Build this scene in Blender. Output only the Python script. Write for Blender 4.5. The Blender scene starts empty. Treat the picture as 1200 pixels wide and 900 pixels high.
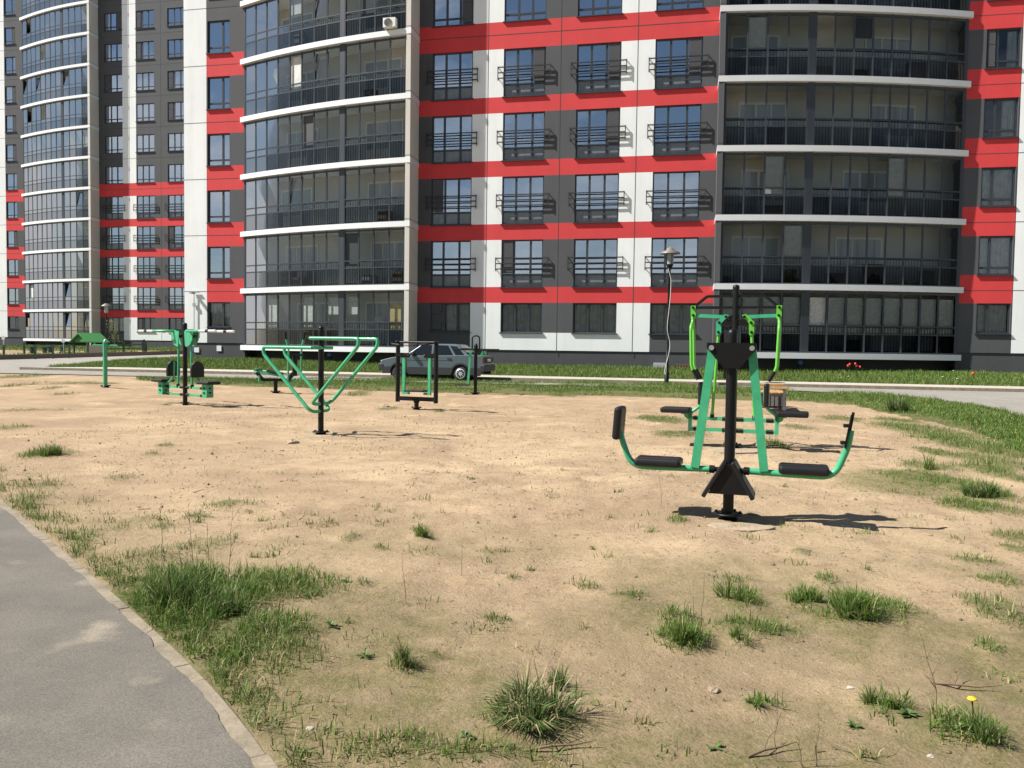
import bpy, math, random
import numpy as np
from mathutils import Vector, Matrix
random.seed(7); rng = np.random.default_rng(11)
R = math.radians
SC = bpy.context.scene; COL = SC.collection

# ------------------------------------------------------------------ camera, sky, sun, exposure
F = 971.0; CAMH = 1.45; PITCH = math.atan(42/F); ROLL = .0135
_f = Vector((0, math.cos(PITCH), -math.sin(PITCH)))
_r0 = Vector((1, 0, 0)); _u0 = Vector((0, math.sin(PITCH), math.cos(PITCH)))
_r = math.cos(ROLL)*_r0 + math.sin(ROLL)*_u0
_u = -math.sin(ROLL)*_r0 + math.cos(ROLL)*_u0
cd = bpy.data.cameras.new("camera"); cam = bpy.data.objects.new("camera", cd); COL.objects.link(cam)
M = Matrix((_r, _u, -_f)).transposed().to_4x4(); M.translation = (0, 0, CAMH); cam.matrix_world = M
cd.sensor_width = 36; cd.lens = 36*F/1200; cd.clip_start = .05; cd.clip_end = 1500
SC.camera = cam
SUN_EL, SUN_DIR = R(48), R(8.5)          # shadows run towards +x, turned slightly away from the camera
sd = Vector((math.cos(SUN_EL)*math.cos(SUN_DIR), math.cos(SUN_EL)*math.sin(SUN_DIR), -math.sin(SUN_EL)))
sl = bpy.data.lights.new("sun", 'SUN'); sl.energy = 5.0; sl.angle = R(.53); sl.color = (1, .965, .90)
so = bpy.data.objects.new("sun", sl); COL.objects.link(so); so.rotation_euler = sd.to_track_quat('-Z', 'Y').to_euler()
so.location = (-40, 0, 60)
W = bpy.data.worlds.new("World"); SC.world = W; W.use_nodes = True
nt = W.node_tree; nt.nodes.clear()
out = nt.nodes.new('ShaderNodeOutputWorld'); bg = nt.nodes.new('ShaderNodeBackground')
sky = nt.nodes.new('ShaderNodeTexSky'); sky.sky_type = 'NISHITA'; sky.sun_disc = False
sky.sun_elevation = SUN_EL; sky.sun_rotation = R(270) - SUN_DIR; sky.air_density = 1.0; sky.dust_density = .3
tc = nt.nodes.new('ShaderNodeTexCoord'); mp = nt.nodes.new('ShaderNodeMapping'); mp.inputs['Scale'].default_value = (1.6, 1.6, 4.2)
nz = nt.nodes.new('ShaderNodeTexNoise'); nz.inputs['Scale'].default_value = 1.7; nz.inputs['Detail'].default_value = 7; nz.inputs['Roughness'].default_value = .58
rp = nt.nodes.new('ShaderNodeValToRGB'); rp.color_ramp.elements[0].position = .46; rp.color_ramp.elements[1].position = .66
mx = nt.nodes.new('ShaderNodeMixRGB'); mx.inputs[2].default_value = (9.0, 9.5, 10.4, 1)
nt.links.new(tc.outputs['Generated'], mp.inputs[0]); nt.links.new(mp.outputs[0], nz.inputs[0])
sx_ = nt.nodes.new('ShaderNodeSeparateXYZ'); nt.links.new(tc.outputs['Generated'], sx_.inputs[0])
lw = nt.nodes.new('ShaderNodeMapRange'); lw.inputs[1].default_value = .05; lw.inputs[2].default_value = .5; lw.inputs[3].default_value = .09; lw.inputs[4].default_value = -.13
nt.links.new(sx_.outputs[2], lw.inputs[0]); ad = nt.nodes.new('ShaderNodeMath'); ad.operation = 'ADD'; nt.links.new(nz.outputs[0], ad.inputs[0]); nt.links.new(lw.outputs[0], ad.inputs[1])
nt.links.new(ad.outputs[0], rp.inputs[0]); nt.links.new(rp.outputs[0], mx.inputs[0]); nt.links.new(sky.outputs[0], mx.inputs[1])
nt.links.new(mx.outputs[0], bg.inputs[0]); bg.inputs[1].default_value = .05; nt.links.new(bg.outputs[0], out.inputs[0])
SC.view_settings.view_transform = 'Standard'; SC.view_settings.look = 'None'
SC.view_settings.exposure = 0.9; SC.view_settings.gamma = 1; SC.view_settings.use_curve_mapping = False
SC.cycles.max_bounces = 6; SC.cycles.transparent_max_bounces = 12; SC.cycles.caustics_reflective = False; SC.cycles.caustics_refractive = False

# ------------------------------------------------------------------ places: (u, s) runs along / away from the tower's front
A = R(12.1)
TU = Vector((math.cos(A), -math.sin(A), 0)); TS = Vector((math.sin(A), math.cos(A), 0))
def us2xy(u, s): return u*math.cos(A) + s*math.sin(A), -u*math.sin(A) + s*math.cos(A)
def xy2us(x, y): return x*math.cos(A) - y*math.sin(A), x*math.sin(A) + y*math.cos(A)
def sstep(a, b, t):
    t = np.clip((np.asarray(t, float)-a)/(b-a), 0, 1); return t*t*(3-2*t)
def zt_us(u, s):
    u = np.asarray(u, float); s = np.asarray(s, float)
    road = .168 - .001*np.clip(u, -22, 22)
    fr = np.interp(s, [0, 10, 20, 27, 29.2, 200], [0, 0, .25, .72, .85, 1.0])
    z = fr*road
    lawn = np.interp(s, [31.8, 33.3, 36, 38, 50, 70, 90, 300], [0, .13, .48, .51, .56, .9, 1.1, 1.6])
    left = np.interp(s, [31.8, 33.3, 38, 50, 70, 90, 300], [0, .06, .22, .48, .85, 1.05, 1.5])
    k = sstep(-31, -25, u)
    return z + lawn*k + left*(1-k)
def zt(x, y):
    u, s = xy2us(x, y); return zt_us(u, s)
def pray(px, py): return _f + (px-600)/F*_r - (py-450)/F*_u
def gp(px, py):                        # the ground point seen at a photo pixel
    d = pray(px, py); z = 0.
    for _ in range(40):
        t = (z-CAMH)/d.z; x, y = d.x*t, d.y*t; z = .5*z + .5*float(zt(x, y))
    return Vector((x, y, float(zt(x, y))))
def at(px, py, Y):                     # the point at world depth Y on a pixel's ray
    d = pray(px, py); t = Y/d.y; return Vector((d.x*t, Y, CAMH + d.z*t))

# ------------------------------------------------------------------ materials
MATS = {}
def mat(name, col, rough=.6, metal=0, var=0., vscale=6., bump=0., bscale=60., spec=.5, coat=0.):
    if name in MATS: return MATS[name]
    m = bpy.data.materials.new(name); m.use_nodes = True; t = m.node_tree; b = t.nodes['Principled BSDF']
    b.inputs['Base Color'].default_value = (*col, 1); b.inputs['Roughness'].default_value = rough; b.inputs['Metallic'].default_value = metal
    b.inputs['Specular IOR Level'].default_value = spec; b.inputs['Coat Weight'].default_value = coat
    c = t.nodes.new('ShaderNodeTexCoord')
    if var:
        n = t.nodes.new('ShaderNodeTexNoise'); n.inputs['Scale'].default_value = vscale; n.inputs['Detail'].default_value = 6; n.inputs['Roughness'].default_value = .65
        r = t.nodes.new('ShaderNodeMapRange'); r.inputs[1].default_value = .3; r.inputs[2].default_value = .7; r.inputs[3].default_value = 1-var; r.inputs[4].default_value = 1+var*.5
        h = t.nodes.new('ShaderNodeMixRGB'); h.blend_type = 'MULTIPLY'; h.inputs[0].default_value = 1; h.inputs[1].default_value = (*col, 1)
        t.links.new(c.outputs['Object'], n.inputs[0]); t.links.new(n.outputs[0], r.inputs[0]); t.links.new(r.outputs[0], h.inputs[2]); t.links.new(h.outputs[0], b.inputs[0])
    if 'render' in name:
        mpn = t.nodes.new('ShaderNodeMapping'); mpn.inputs['Scale'].default_value = (1.1, 1.1, .10); n2 = t.nodes.new('ShaderNodeTexNoise'); n2.inputs['Scale'].default_value = 1.5; n2.inputs['Detail'].default_value = 6; n2.inputs['Roughness'].default_value = .7
        r2 = t.nodes.new('ShaderNodeMapRange'); r2.inputs[1].default_value = .42; r2.inputs[2].default_value = .75; r2.inputs[3].default_value = 1; r2.inputs[4].default_value = .90; h2 = t.nodes.new('ShaderNodeMixRGB'); h2.blend_type = 'MULTIPLY'; h2.inputs[0].default_value = 1
        t.links.new(c.outputs['Object'], mpn.inputs[0]); t.links.new(mpn.outputs[0], n2.inputs[0]); t.links.new(n2.outputs[0], r2.inputs[0]); t.links.new(r2.outputs[0], h2.inputs[2]); t.links.new(h.outputs[0], h2.inputs[1]); t.links.new(h2.outputs[0], b.inputs[0])
    if bump:
        n = t.nodes.new('ShaderNodeTexNoise'); n.inputs['Scale'].default_value = bscale; n.inputs['Detail'].default_value = 4
        bp = t.nodes.new('ShaderNodeBump'); bp.inputs['Strength'].default_value = bump; bp.inputs['Distance'].default_value = .01
        t.links.new(c.outputs['Object'], n.inputs[0]); t.links.new(n.outputs[0], bp.inputs['Height']); t.links.new(bp.outputs[0], b.inputs['Normal'])
    MATS[name] = m; return m
def glass_mat(name, tint, ior, rough=.0, refl=.95, blue=True):
    m = bpy.data.materials.new(name); m.use_nodes = True; t = m.node_tree; t.nodes.clear()
    o = t.nodes.new('ShaderNodeOutputMaterial'); mxs = t.nodes.new('ShaderNodeMixShader'); fr = t.nodes.new('ShaderNodeFresnel'); fr.inputs[0].default_value = ior
    tr = t.nodes.new('ShaderNodeBsdfTransparent'); tr.inputs[0].default_value = (*tint, 1)
    gl = t.nodes.new('ShaderNodeBsdfGlossy'); gl.inputs['Roughness'].default_value = rough; gl.inputs[0].default_value = (refl*.86, refl*.93, refl, 1) if blue else (refl, refl*.97, refl*.92, 1)
    c = t.nodes.new('ShaderNodeTexCoord'); n = t.nodes.new('ShaderNodeTexNoise'); n.inputs['Scale'].default_value = 1.1; n.inputs['Detail'].default_value = 1
    bp = t.nodes.new('ShaderNodeBump'); bp.inputs['Strength'].default_value = .12; bp.inputs['Distance'].default_value = .02
    t.links.new(c.outputs['Object'], n.inputs[0]); t.links.new(n.outputs[0], bp.inputs['Height']); t.links.new(bp.outputs[0], gl.inputs['Normal'])
    t.links.new(fr.outputs[0], mxs.inputs[0]); t.links.new(tr.outputs[0], mxs.inputs[1]); t.links.new(gl.outputs[0], mxs.inputs[2]); t.links.new(mxs.outputs[0], o.inputs[0])
    return m
WHITE = mat('white_render', (.79, .81, .80), .8, var=.05, vscale=.6, bump=.15, bscale=90)
DARK = mat('graphite_render', (.074, .076, .081), .8, var=.07, vscale=.7, bump=.15, bscale=90)
PLINTH = mat('plinth_render', (.062, .064, .069), .8, var=.12, vscale=.9, bump=.2, bscale=60)
RED = mat('red_render', (.60, .042, .045), .78, var=.07, vscale=.7, bump=.15, bscale=90)
BEIGE = mat('beige_render', (.62, .585, .53), .8, var=.07, vscale=.5, bump=.15, bscale=90)
JOINT = mat('joint_sealant', (.05, .05, .05), .9)
FRAME = mat('graphite_frame', (.028, .034, .042), .45)
FRAMEW = mat('white_plastic_frame', (.75, .75, .73), .4)
LEDGE = mat('white_metal_ledge', (.72, .73, .73), .35, var=.04, vscale=1.2)
BACKW = mat('balcony_back_wall', (.58, .58, .56), .85, var=.08, vscale=.8)
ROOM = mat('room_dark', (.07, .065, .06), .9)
CURT = mat('pale_curtain', (.74, .76, .73), .9, var=.25, vscale=5)
CARD = mat('plywood_sheet', (.55, .42, .22), .8, var=.1)
GLASS = glass_mat('window_glass', (.62, .68, .70), 5.6, .0, 1.0)
GLASS0 = glass_mat('ground_floor_glass', (.86, .90, .90), 1.75)
FROST = mat('frosted_lower_pane', (.15, .175, .185), .12, var=.3, vscale=4)
GLASSB = glass_mat('balcony_glass', (.74, .79, .79), 1.33, .0, .5, False)
GLASSD = glass_mat('tinted_balcony_glass', (.34, .37, .39), 1.32, .0, .38, False)
RAILM = mat('black_rail', (.02, .022, .026), .5)
GREEN = mat('green_paint', (.045, .36, .175), .36, var=.22, vscale=7, coat=.2)
LIME = mat('lime_paint', (.11, .44, .045), .32, var=.10, vscale=9, coat=.2)
BLACK = mat('black_paint', (.006, .006, .0065), .42, var=.2, vscale=14, spec=.28)
RUBBER = mat('black_rubber', (.011, .011, .0125), .45, var=.2, vscale=20, bump=.1, bscale=150, spec=.32)
STEEL = mat('galvanised_steel', (.55, .56, .56), .35, metal=.8, var=.1)
CHROME = mat('bare_bright_tube', (.8, .82, .82), .22, metal=.6)
CONC = mat('concrete', (.34, .265, .18), .95, var=.25, vscale=4, bump=1., bscale=25)
KERB = mat('kerb_concrete', (.25, .205, .145), .95, var=.38, vscale=7, bump=.4, bscale=50)
WOOD = mat('varnished_wood', (.46, .27, .115), .5, var=.25, vscale=8)
GREYW = mat('grey_slats', (.16, .155, .145), .8, var=.3, vscale=10)

# ------------------------------------------------------------------ mesh builder and tagging
class MB:
    def __init__(self): self.v = []; self.f = []; self.m = []; self.s = []
    def add(self, vs, fs, mi=0, sm=False):
        o = len(self.v); self.v += [tuple(q) for q in vs]
        for k in fs: self.f.append([o+i for i in k]); self.m.append(mi); self.s.append(sm)
    def box(self, x0, x1, y0, y1, z0, z1, mi=0, mtx=None):
        vs = [Vector((x, y, z)) for z in (z0, z1) for y in (y0, y1) for x in (x0, x1)]
        if mtx: vs = [mtx @ v for v in vs]
        self.add(vs, [(0, 2, 3, 1), (4, 5, 7, 6), (0, 1, 5, 4), (2, 6, 7, 3), (0, 4, 6, 2), (1, 3, 7, 5)], mi)
    def beam(self, p0, p1, w, h, mi=0, up=(0, 0, 1)):
        p0 = Vector(p0); p1 = Vector(p1); d = (p1-p0); L = d.length; d.normalize(); up = Vector(up)
        if abs(d.dot(up)) > .98: up = Vector((0, 1, 0))
        sx = d.cross(up).normalized(); uy = sx.cross(d)
        m = Matrix((sx, d, uy)).transposed().to_4x4(); m.translation = p0
        self.box(-w/2, w/2, 0, L, -h/2, h/2, mi, m)
    def tube(self, pts, r, n=10, mi=0, cap=True):
        pts = [Vector(p) for p in pts]; rings = []
        t0 = (pts[1]-pts[0]).normalized(); a = Vector((0, 0, 1)) if abs(t0.z) < .9 else Vector((1, 0, 0))
        nrm = (a - t0*a.dot(t0)).normalized()
        for i, p in enumerate(pts):
            t = ((pts[min(i+1, len(pts)-1)]-p).normalized() + (p-pts[max(i-1, 0)]).normalized()).normalized() if 0 < i < len(pts)-1 else ((pts[1]-pts[0]) if i == 0 else (pts[-1]-pts[-2])).normalized()
            nrm = (nrm - t*nrm.dot(t)).normalized(); b = t.cross(nrm)
            rr = r[i] if isinstance(r, (list, tuple)) else r
            rings.append([p + rr*(math.cos(2*math.pi*k/n)*nrm + math.sin(2*math.pi*k/n)*b) for k in range(n)])
        vs = [q for g in rings for q in g]; fs = []
        for i in range(len(rings)-1):
            for k in range(n): fs.append((i*n+k, i*n+(k+1) % n, (i+1)*n+(k+1) % n, (i+1)*n+k))
        self.add(vs, fs, mi, True)
        if cap: self.add(rings[0], [tuple(range(n))[::-1]], mi); self.add(rings[-1], [tuple(range(n))], mi)
    def lathe(self, prof, c=(0, 0, 0), n=20, mi=0, mtx=None, sm=True):
        vs = []
        for r, z in prof:
            for k in range(n): vs.append(Vector((c[0]+r*math.cos(2*math.pi*k/n), c[1]+r*math.sin(2*math.pi*k/n), c[2]+z)))
        if mtx: vs = [mtx @ v for v in vs]
        fs = [(i*n+k, i*n+(k+1) % n, (i+1)*n+(k+1) % n, (i+1)*n+k) for i in range(len(prof)-1) for k in range(n)]
        self.add(vs, fs, mi, sm)
        self.add(vs[:n], [tuple(range(n))[::-1]], mi); self.add(vs[-n:], [tuple(range(n))], mi)
    def prism(self, poly, ext, mi=0):
        p = [Vector(q) for q in poly]; e = Vector(ext); n = len(p)
        self.add(p+[q+e for q in p], [tuple(range(n))[::-1], tuple(range(n, 2*n))]+[(i, (i+1) % n, n+(i+1) % n, n+i) for i in range(n)], mi)
    def quad(self, a, b, c, d, mi=0): self.add([a, b, c, d], [(0, 1, 2, 3)], mi)
    def build(self, name, mats, parent=None, bevel=0, seg=2, smooth=False):
        me = bpy.data.meshes.new(name); me.from_pydata(self.v, [], self.f)
        for m in (mats if isinstance(mats, (list, tuple)) else [mats]): me.materials.append(m)
        me.polygons.foreach_set('material_index', self.m)
        me.polygons.foreach_set('use_smooth', [True]*len(self.f) if smooth else self.s); me.update()
        o = bpy.data.objects.new(name, me); COL.objects.link(o)
        if parent: o.parent = parent
        if bevel:
            b = o.modifiers.new('bevel', 'BEVEL'); b.width = bevel; b.segments = seg; b.limit_method = 'ANGLE'; b.angle_limit = R(35)
        return o
def tag(o, label=None, cat=None, group=None, kind=None):
    if label: o['label'] = label
    if cat: o['category'] = cat
    if group: o['group'] = group
    if kind: o['kind'] = kind
    return o
def thing(name, label, cat, loc=(0, 0, 0), rz=0, group=None):
    o = bpy.data.objects.new(name, None); COL.objects.link(o); o.empty_display_size = .2
    o.location = loc; o.rotation_euler = (0, 0, rz); return tag(o, label, cat, group)
def cp(o, parent=None):
    c = o.copy(); COL.objects.link(c); c.parent = parent
    for ch in list(o.children): cp(ch, c)
    return c
def fillet(pts, rad, seg=6):
    pts = [Vector(p) for p in pts]; o = [pts[0]]
    for i in range(1, len(pts)-1):
        a = (pts[i-1]-pts[i]); b = (pts[i+1]-pts[i]); r = min(rad, a.length*.48, b.length*.48)
        a.normalize(); b.normalize()
        p, q = pts[i]+a*r, pts[i]+b*r
        for k in range(seg+1):
            t = k/seg; o.append((1-t)**2*p + 2*t*(1-t)*pts[i] + t*t*q)
    return o+[pts[-1]]
# value noise on arrays
_lat = rng.random((256, 256))
def vn(x, y):
    xi = np.floor(x).astype(int); yi = np.floor(y).astype(int); fx = x-xi; fy = y-yi
    fx = fx*fx*(3-2*fx); fy = fy*fy*(3-2*fy); a = _lat[xi & 255, yi & 255]; b = _lat[(xi+1) & 255, yi & 255]
    c = _lat[xi & 255, (yi+1) & 255]; d = _lat[(xi+1) & 255, (yi+1) & 255]
    return (a*(1-fx)+b*fx)*(1-fy)+(c*(1-fx)+d*fx)*fy
def fbm(x, y, o=4):
    s = 0; a = .5
    for i in range(o): s = s+a*vn(x*2**i+17.3*i, y*2**i+5.1*i); a *= .5
    return s

# ------------------------------------------------------------------ where grass grows (ellipses on the ground, seen from above)
def ell(px, py, rx, ry):
    c = gp(px, py); t = gp(px, py-ry); b = gp(px, py+ry)
    return (c.x, (t.y+b.y)/2, rx*c.y/F, max(.03, (t.y-b.y)/2))
# px, py, rx, ry, height, blades, dryness
PATCH = [(225, 715, 80, 38, .16, 2600, .0), (215, 695, 50, 22, .17, 1300, .0), (320, 690, 80, 20, .10, 1300, .1), (275, 752, 85, 32, .09, 1900, .12),
 (330, 775, 55, 20, .06, 350, .5), (240, 800, 45, 35, .06, 500, .35), (290, 850, 25, 35, .06, 300, .4), (170, 690, 45, 25, .10, 600, .1), (75, 655, 14, 12, .11, 220, .2),
 (20, 590, 28, 10, .13, 260, .5), (48, 571, 22, 6, .12, 160, .5), (55, 534, 30, 5, .12, 420, .1), (10, 502, 22, 4, .08, 120, .3), (40, 535, 18, 4, .08, 100, .3),
 (625, 852, 62, 16, .05, 260, .5), (505, 770, 10, 5, .05, 40, .2), (475, 784, 18, 9, .09, 170, .35), (378, 835, 14, 9, .06, 60, .4), (460, 880, 60, 16, .06, 320, .5), (560, 888, 50, 12, .06, 160, .4),
 (800, 752, 30, 13, .08, 420, .05), (792, 728, 22, 8, .07, 140, .2), (1000, 716, 60, 15, .09, 900, .05), (945, 706, 22, 8, .08, 220, .05), (1055, 720, 35, 14, .05, 150, .5),
 (865, 702, 26, 13, .08, 230, .1), (885, 738, 50, 8, .06, 330, .1), (868, 752, 12, 7, .06, 100, .1), (735, 700, 24, 6, .05, 110, .2), (690, 688, 14, 4, .05, 50, .3), (885, 828, 20, 8, .05, 150, .1),
 (1040, 830, 34, 16, .07, 300, .1), (1110, 850, 60, 16, .07, 420, .25), (1150, 862, 26, 12, .08, 200, .2), (1170, 720, 36, 16, .08, 260, .2), (1160, 757, 14, 7, .05, 60, .2), (968, 684, 14, 6, .05, 90, .1),
 (1145, 660, 30, 6, .05, 120, .2), (1170, 687, 26, 5, .05, 130, .1), (1190, 645, 18, 6, .05, 80, .2), (940, 650, 14, 5, .03, 30, .3), (497, 624, 12, 5, .09, 110, .2), (445, 642, 9, 3, .05, 40, .3), (570, 645, 8, 3, .04, 25, .3),
 (600, 676, 10, 3, .04, 30, .3), (580, 725, 18, 6, .05, 70, .3), (410, 630, 12, 4, .04, 40, .3), (425, 685, 9, 5, .04, 40, .1), (190, 618, 14, 4, .06, 60, .3), (230, 606, 14, 4, .06, 80, .2), (150, 615, 30, 12, .06, 150, .55), (100, 630, 24, 10, .07, 110, .5), (240, 640, 40, 12, .06, 140, .5), (170, 655, 40, 10, .06, 160, .45),
 (350, 690, 20, 8, .05, 60, .3), (100, 590, 9, 4, .08, 40, .5), (794, 612, 12, 5, .06, 90, .1), (880, 604, 8, 3, .04, 20, .2),
 (775, 492, 32, 5, .035, 900, .0), (796, 510, 34, 4.5, .035, 800, .1), (908, 524, 14, 4, .10, 260, .0), (985, 490, 26, 3.5, .035, 420, .1), (935, 502, 20, 4, .05, 160, .2),
 (1085, 563, 50, 11, .04, 2200, .0), (1150, 577, 26, 11, .12, 900, .0), (1135, 595, 32, 9, .09, 600, .1), (1090, 549, 30, 7, .10, 300, .2), (1100, 532, 20, 6, .06, 300, .0), (1185, 562, 20, 10, .08, 260, .1),
 (1150, 551, 28, 6, .12, 420, .0), (1060, 500, 30, 6, .05, 700, .0), (1050, 492, 24, 4, .05, 420, .0), (1090, 505, 50, 9, .08, 900, .1), (1160, 525, 50, 16, .10, 2400, .05), (1120, 515, 40, 9, .09, 900, .1), (1185, 545, 40, 14, .08, 900, .2), (1180, 600, 25, 8, .06, 200, .3), (1185, 632, 20, 8, .05, 150, .2),
 (1075, 570, 90, 20, .04, 350, .35), (660, 463, 22, 2.5, .06, 260, .1), (25, 441, 26, 3, .10, 500, .1), (18, 452, 12, 2.5, .10, 200, .1), (62, 455, 10, 2, .08, 160, .2), (85, 449, 24, 2.5, .05, 300, .2), (75, 462, 10, 2, .07, 110, .2), (120, 449, 22, 1.2, .02, 260, .0), (45, 449, 10, 2, .08, 120, .2),
 (60, 480, 24, 2, .05, 80, .4), (20, 482, 18, 2, .05, 80, .4), (230, 448, 40, 3.5, .08, 800, .1), (192, 443, 20, 2.5, .07, 300, .2), (420, 461, 14, 3, .09, 260, .1), (193, 524, 10, 2, .06, 60, .2), (178, 534, 8, 2, .05, 40, .2), (455, 479, 14, 2.5, .05, 100, .2), (515, 483, 7, 2, .06, 80, .2), (195, 474, 5, 1, .04, 40, .1), (265, 590, 20, 5, .04, 50, .3), (140, 560, 20, 5, .05, 40, .5)]
ELL = [(ell(*q[:4]), q[4], q[5], q[6]) for q in PATCH]
# grass verges, as bands: photo x, upper y, lower y
BAND = [(160, 442.5, 446), (210, 442.5, 449), (300, 443.5, 453), (440, 444.5, 458), (560, 447, 461), (680, 449, 463), (780, 451, 466), (860, 454, 468), (925, 457, 469), (1000, 461, 474), (1040, 464, 484), (1095, 470, 494), (1150, 479, 507), (1205, 494, 535)]
BP = [(gp(x, a), gp(x, b)) for x, a, b in BAND]
def gval(x, y):
    g = np.zeros_like(x)
    for (cx, cy, a, b), h, n, dry in ELL:
        d = ((x-cx)/a)**2+((y-cy)/b)**2
        g = np.maximum(g, np.clip(1.25-d*.75, 0, 1)*(1-dry*.75))
    return g
def near_edge_s(u):                    # the dirt-side edge of the road, while it runs along the tower
    return np.interp(u, [-70, -20, -5, 1, 3.6, 6, 7.2], [28.3, 28.4, 28.9, 29.2, 29.0, 27.3, 24.2])

# ------------------------------------------------------------------ ground
def axis(segs):
    o = []
    for a, b, st in segs: o += list(np.arange(a, b, st))
    return np.array(o+[segs[-1][1]])
us = axis([(-150, -50, 5), (-50, -20, .7), (-20, -8, .3), (-8, -3.5, .12), (-3.5, 3.5, .05), (3.5, 9, .12), (9, 20, .4), (20, 120, 5)])
ss = axis([(-90, -6, 4), (-6, 1.5, .5), (1.5, 6.5, .04), (6.5, 12, .07), (12, 20, .15), (20, 40, .3), (40, 80, 1.), (80, 220, 6)])
UU, SS = np.meshgrid(us, ss, indexing='ij'); XX, YY = us2xy(UU, SS)
ZZ = zt_us(UU, SS)
# the path in front runs diagonally: its edge line
EPX = [(0, 587), (60, 636), (121, 688), (180, 740), (242, 800), (285, 850), (321, 900)]
EP = [gp(*q) for q in EPX]; EP = [EP[0]+(EP[0]-EP[1]).normalized()*12]+EP+[EP[-1]+(EP[-1]-EP[-2]).normalized()*8]
EP = [(q.x, q.y) for q in EP]; EP = EP[::1]
def smooth_pl(pl, it=3):
    for _ in range(it):
        o = [pl[0]]
        for a, b in zip(pl[:-1], pl[1:]): o += [(a[0]*.75+b[0]*.25, a[1]*.75+b[1]*.25), (a[0]*.25+b[0]*.75, a[1]*.25+b[1]*.75)]
        pl = o+[pl[-1]]
    return pl
EP = smooth_pl(EP)
def dpath_f(x, y):                      # signed distance to the path's edge, positive on the path
    x = np.asarray(x, float); y = np.asarray(y, float); best = np.full(x.shape, 1e9); sg = np.ones(x.shape)
    for (ax, ay), (bx, by) in zip(EP[:-1], EP[1:]):
        dx, dy = bx-ax, by-ay; L2 = dx*dx+dy*dy
        if L2 < 1e-12: continue
        t = np.clip(((x-ax)*dx+(y-ay)*dy)/L2, 0, 1); d = np.hypot(x-ax-t*dx, y-ay-t*dy)
        c = dx*(y-ay)-dy*(x-ax); m = d < best-1e-9; best = np.where(m, d, best); sg = np.where(m, np.sign(c), sg)
    return best*sg*PSIGN
PSIGN = 1
if float(dpath_f(-4., 2.)) < 0: PSIGN = -1
dpath = dpath_f(XX, YY)
fade = sstep(.02, -.5, dpath)*sstep(27.5, 23, SS)
g = gval(XX, YY)
lumps = (fbm(XX*.55, YY*.55, 3)-.45)*.10 + (fbm(XX*2.6+9, YY*2.6, 4)-.47)*.05 + (fbm(XX*11, YY*11+3, 3)-.44)*.022 - np.clip(fbm(XX*3.6+31, YY*3.6, 2)-.50, 0, .2)*.10
ZZ = ZZ + .055*np.exp(-((dpath+.035)/.07)**2)*np.clip(fbm(XX*3.3, YY*3.3, 3)-.33, 0, .4)*2 + lumps*fade + g*.03*fade*sstep(20, 10, SS) - .05*sstep(.0, .3, dpath)*(SS < 20)*(UU < 12)
def in_band(x, y):
    o = np.zeros_like(x)
    for i in range(len(BP)-1):
        quad = [BP[i][1], BP[i+1][1], BP[i+1][0], BP[i][0]]
        ins = np.ones_like(x, bool)
        for k in range(4):
            a = quad[k]; b = quad[(k+1) % 4]
            ins &= ((b.x-a.x)*(y-a.y)-(b.y-a.y)*(x-a.x)) > -.15
        o = np.maximum(o, ins)
    return o
LAWNL = [gp(55, 428), gp(150, 419.5), gp(217, 418)]
def lawn_mask(u, s):
    lim = np.interp(s, [33.3, 36, 40, 60], [-29.5, -29.4, -29.2, -28.5])
    return (s > 33.2)*(u > lim)*1.0
green = np.maximum(np.maximum(g*.85, in_band(XX, YY)*.9), np.maximum(lawn_mask(UU, SS), (SS > 60)*1.0))
green = np.maximum(green, ((UU < -33) & (SS > 40))*(.35+.65*(fbm(XX*.3, YY*.3, 3) > .45)))
green = np.maximum(green, ((UU > 7.6) & (SS < 20))*.6)
moss = sstep(8.5, 3.2, YY)*.85*sstep(.26, .55, fbm(XX*.8+4, YY*.8, 4)) + sstep(6.2, 2.8, YY)*.55
moss = np.maximum(moss, .5*sstep(-1.6, -.2, dpath)*(dpath < .1)*sstep(12, 5, YY)); moss = np.clip(np.maximum(moss, g*.6*(SS < 14)), 0, 1)
worn = np.exp(-(((XX-1.)/4.2)**2+((YY-9.5)/3.6)**2))*.8*sstep(.30, .56, fbm(XX*.7+21, YY*.7, 4)); worn = np.maximum(worn, .3*np.exp(-(((XX+4)/6)**2+((YY-15)/4)**2))*sstep(.35, .6, fbm(XX*.9, YY*.9+7, 4)))
nu, ns = UU.shape
verts = np.stack([XX, YY, ZZ], -1).reshape(-1, 3)
idx = np.arange(nu*ns).reshape(nu, ns)
faces = np.stack([idx[:-1, :-1], idx[1:, :-1], idx[1:, 1:], idx[:-1, 1:]], -1).reshape(-1, 4)
def np_mesh(name, verts, faces, mats, attrs={}, smooth=True, mi=None):
    me = bpy.data.meshes.new(name); k = faces.shape[1]
    me.vertices.add(len(verts)); me.vertices.foreach_set('co', verts.astype(np.float32).ravel())
    me.loops.add(faces.size); me.loops.foreach_set('vertex_index', faces.astype(np.int32).ravel())
    me.polygons.add(len(faces)); me.polygons.foreach_set('loop_start', np.arange(0, faces.size, k, dtype=np.int32))
    me.polygons.foreach_set('use_smooth', np.full(len(faces), smooth))
    for m in mats: me.materials.append(m)
    if mi is not None: me.polygons.foreach_set('material_index', mi.astype(np.int32))
    for n, a in attrs.items():
        at_ = me.attributes.new(n, 'FLOAT', 'POINT'); at_.data.foreach_set('value', a.astype(np.float32).ravel())
    me.update(calc_edges=True); me.validate()
    o = bpy.data.objects.new(name, me); COL.objects.link(o); return o
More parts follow.
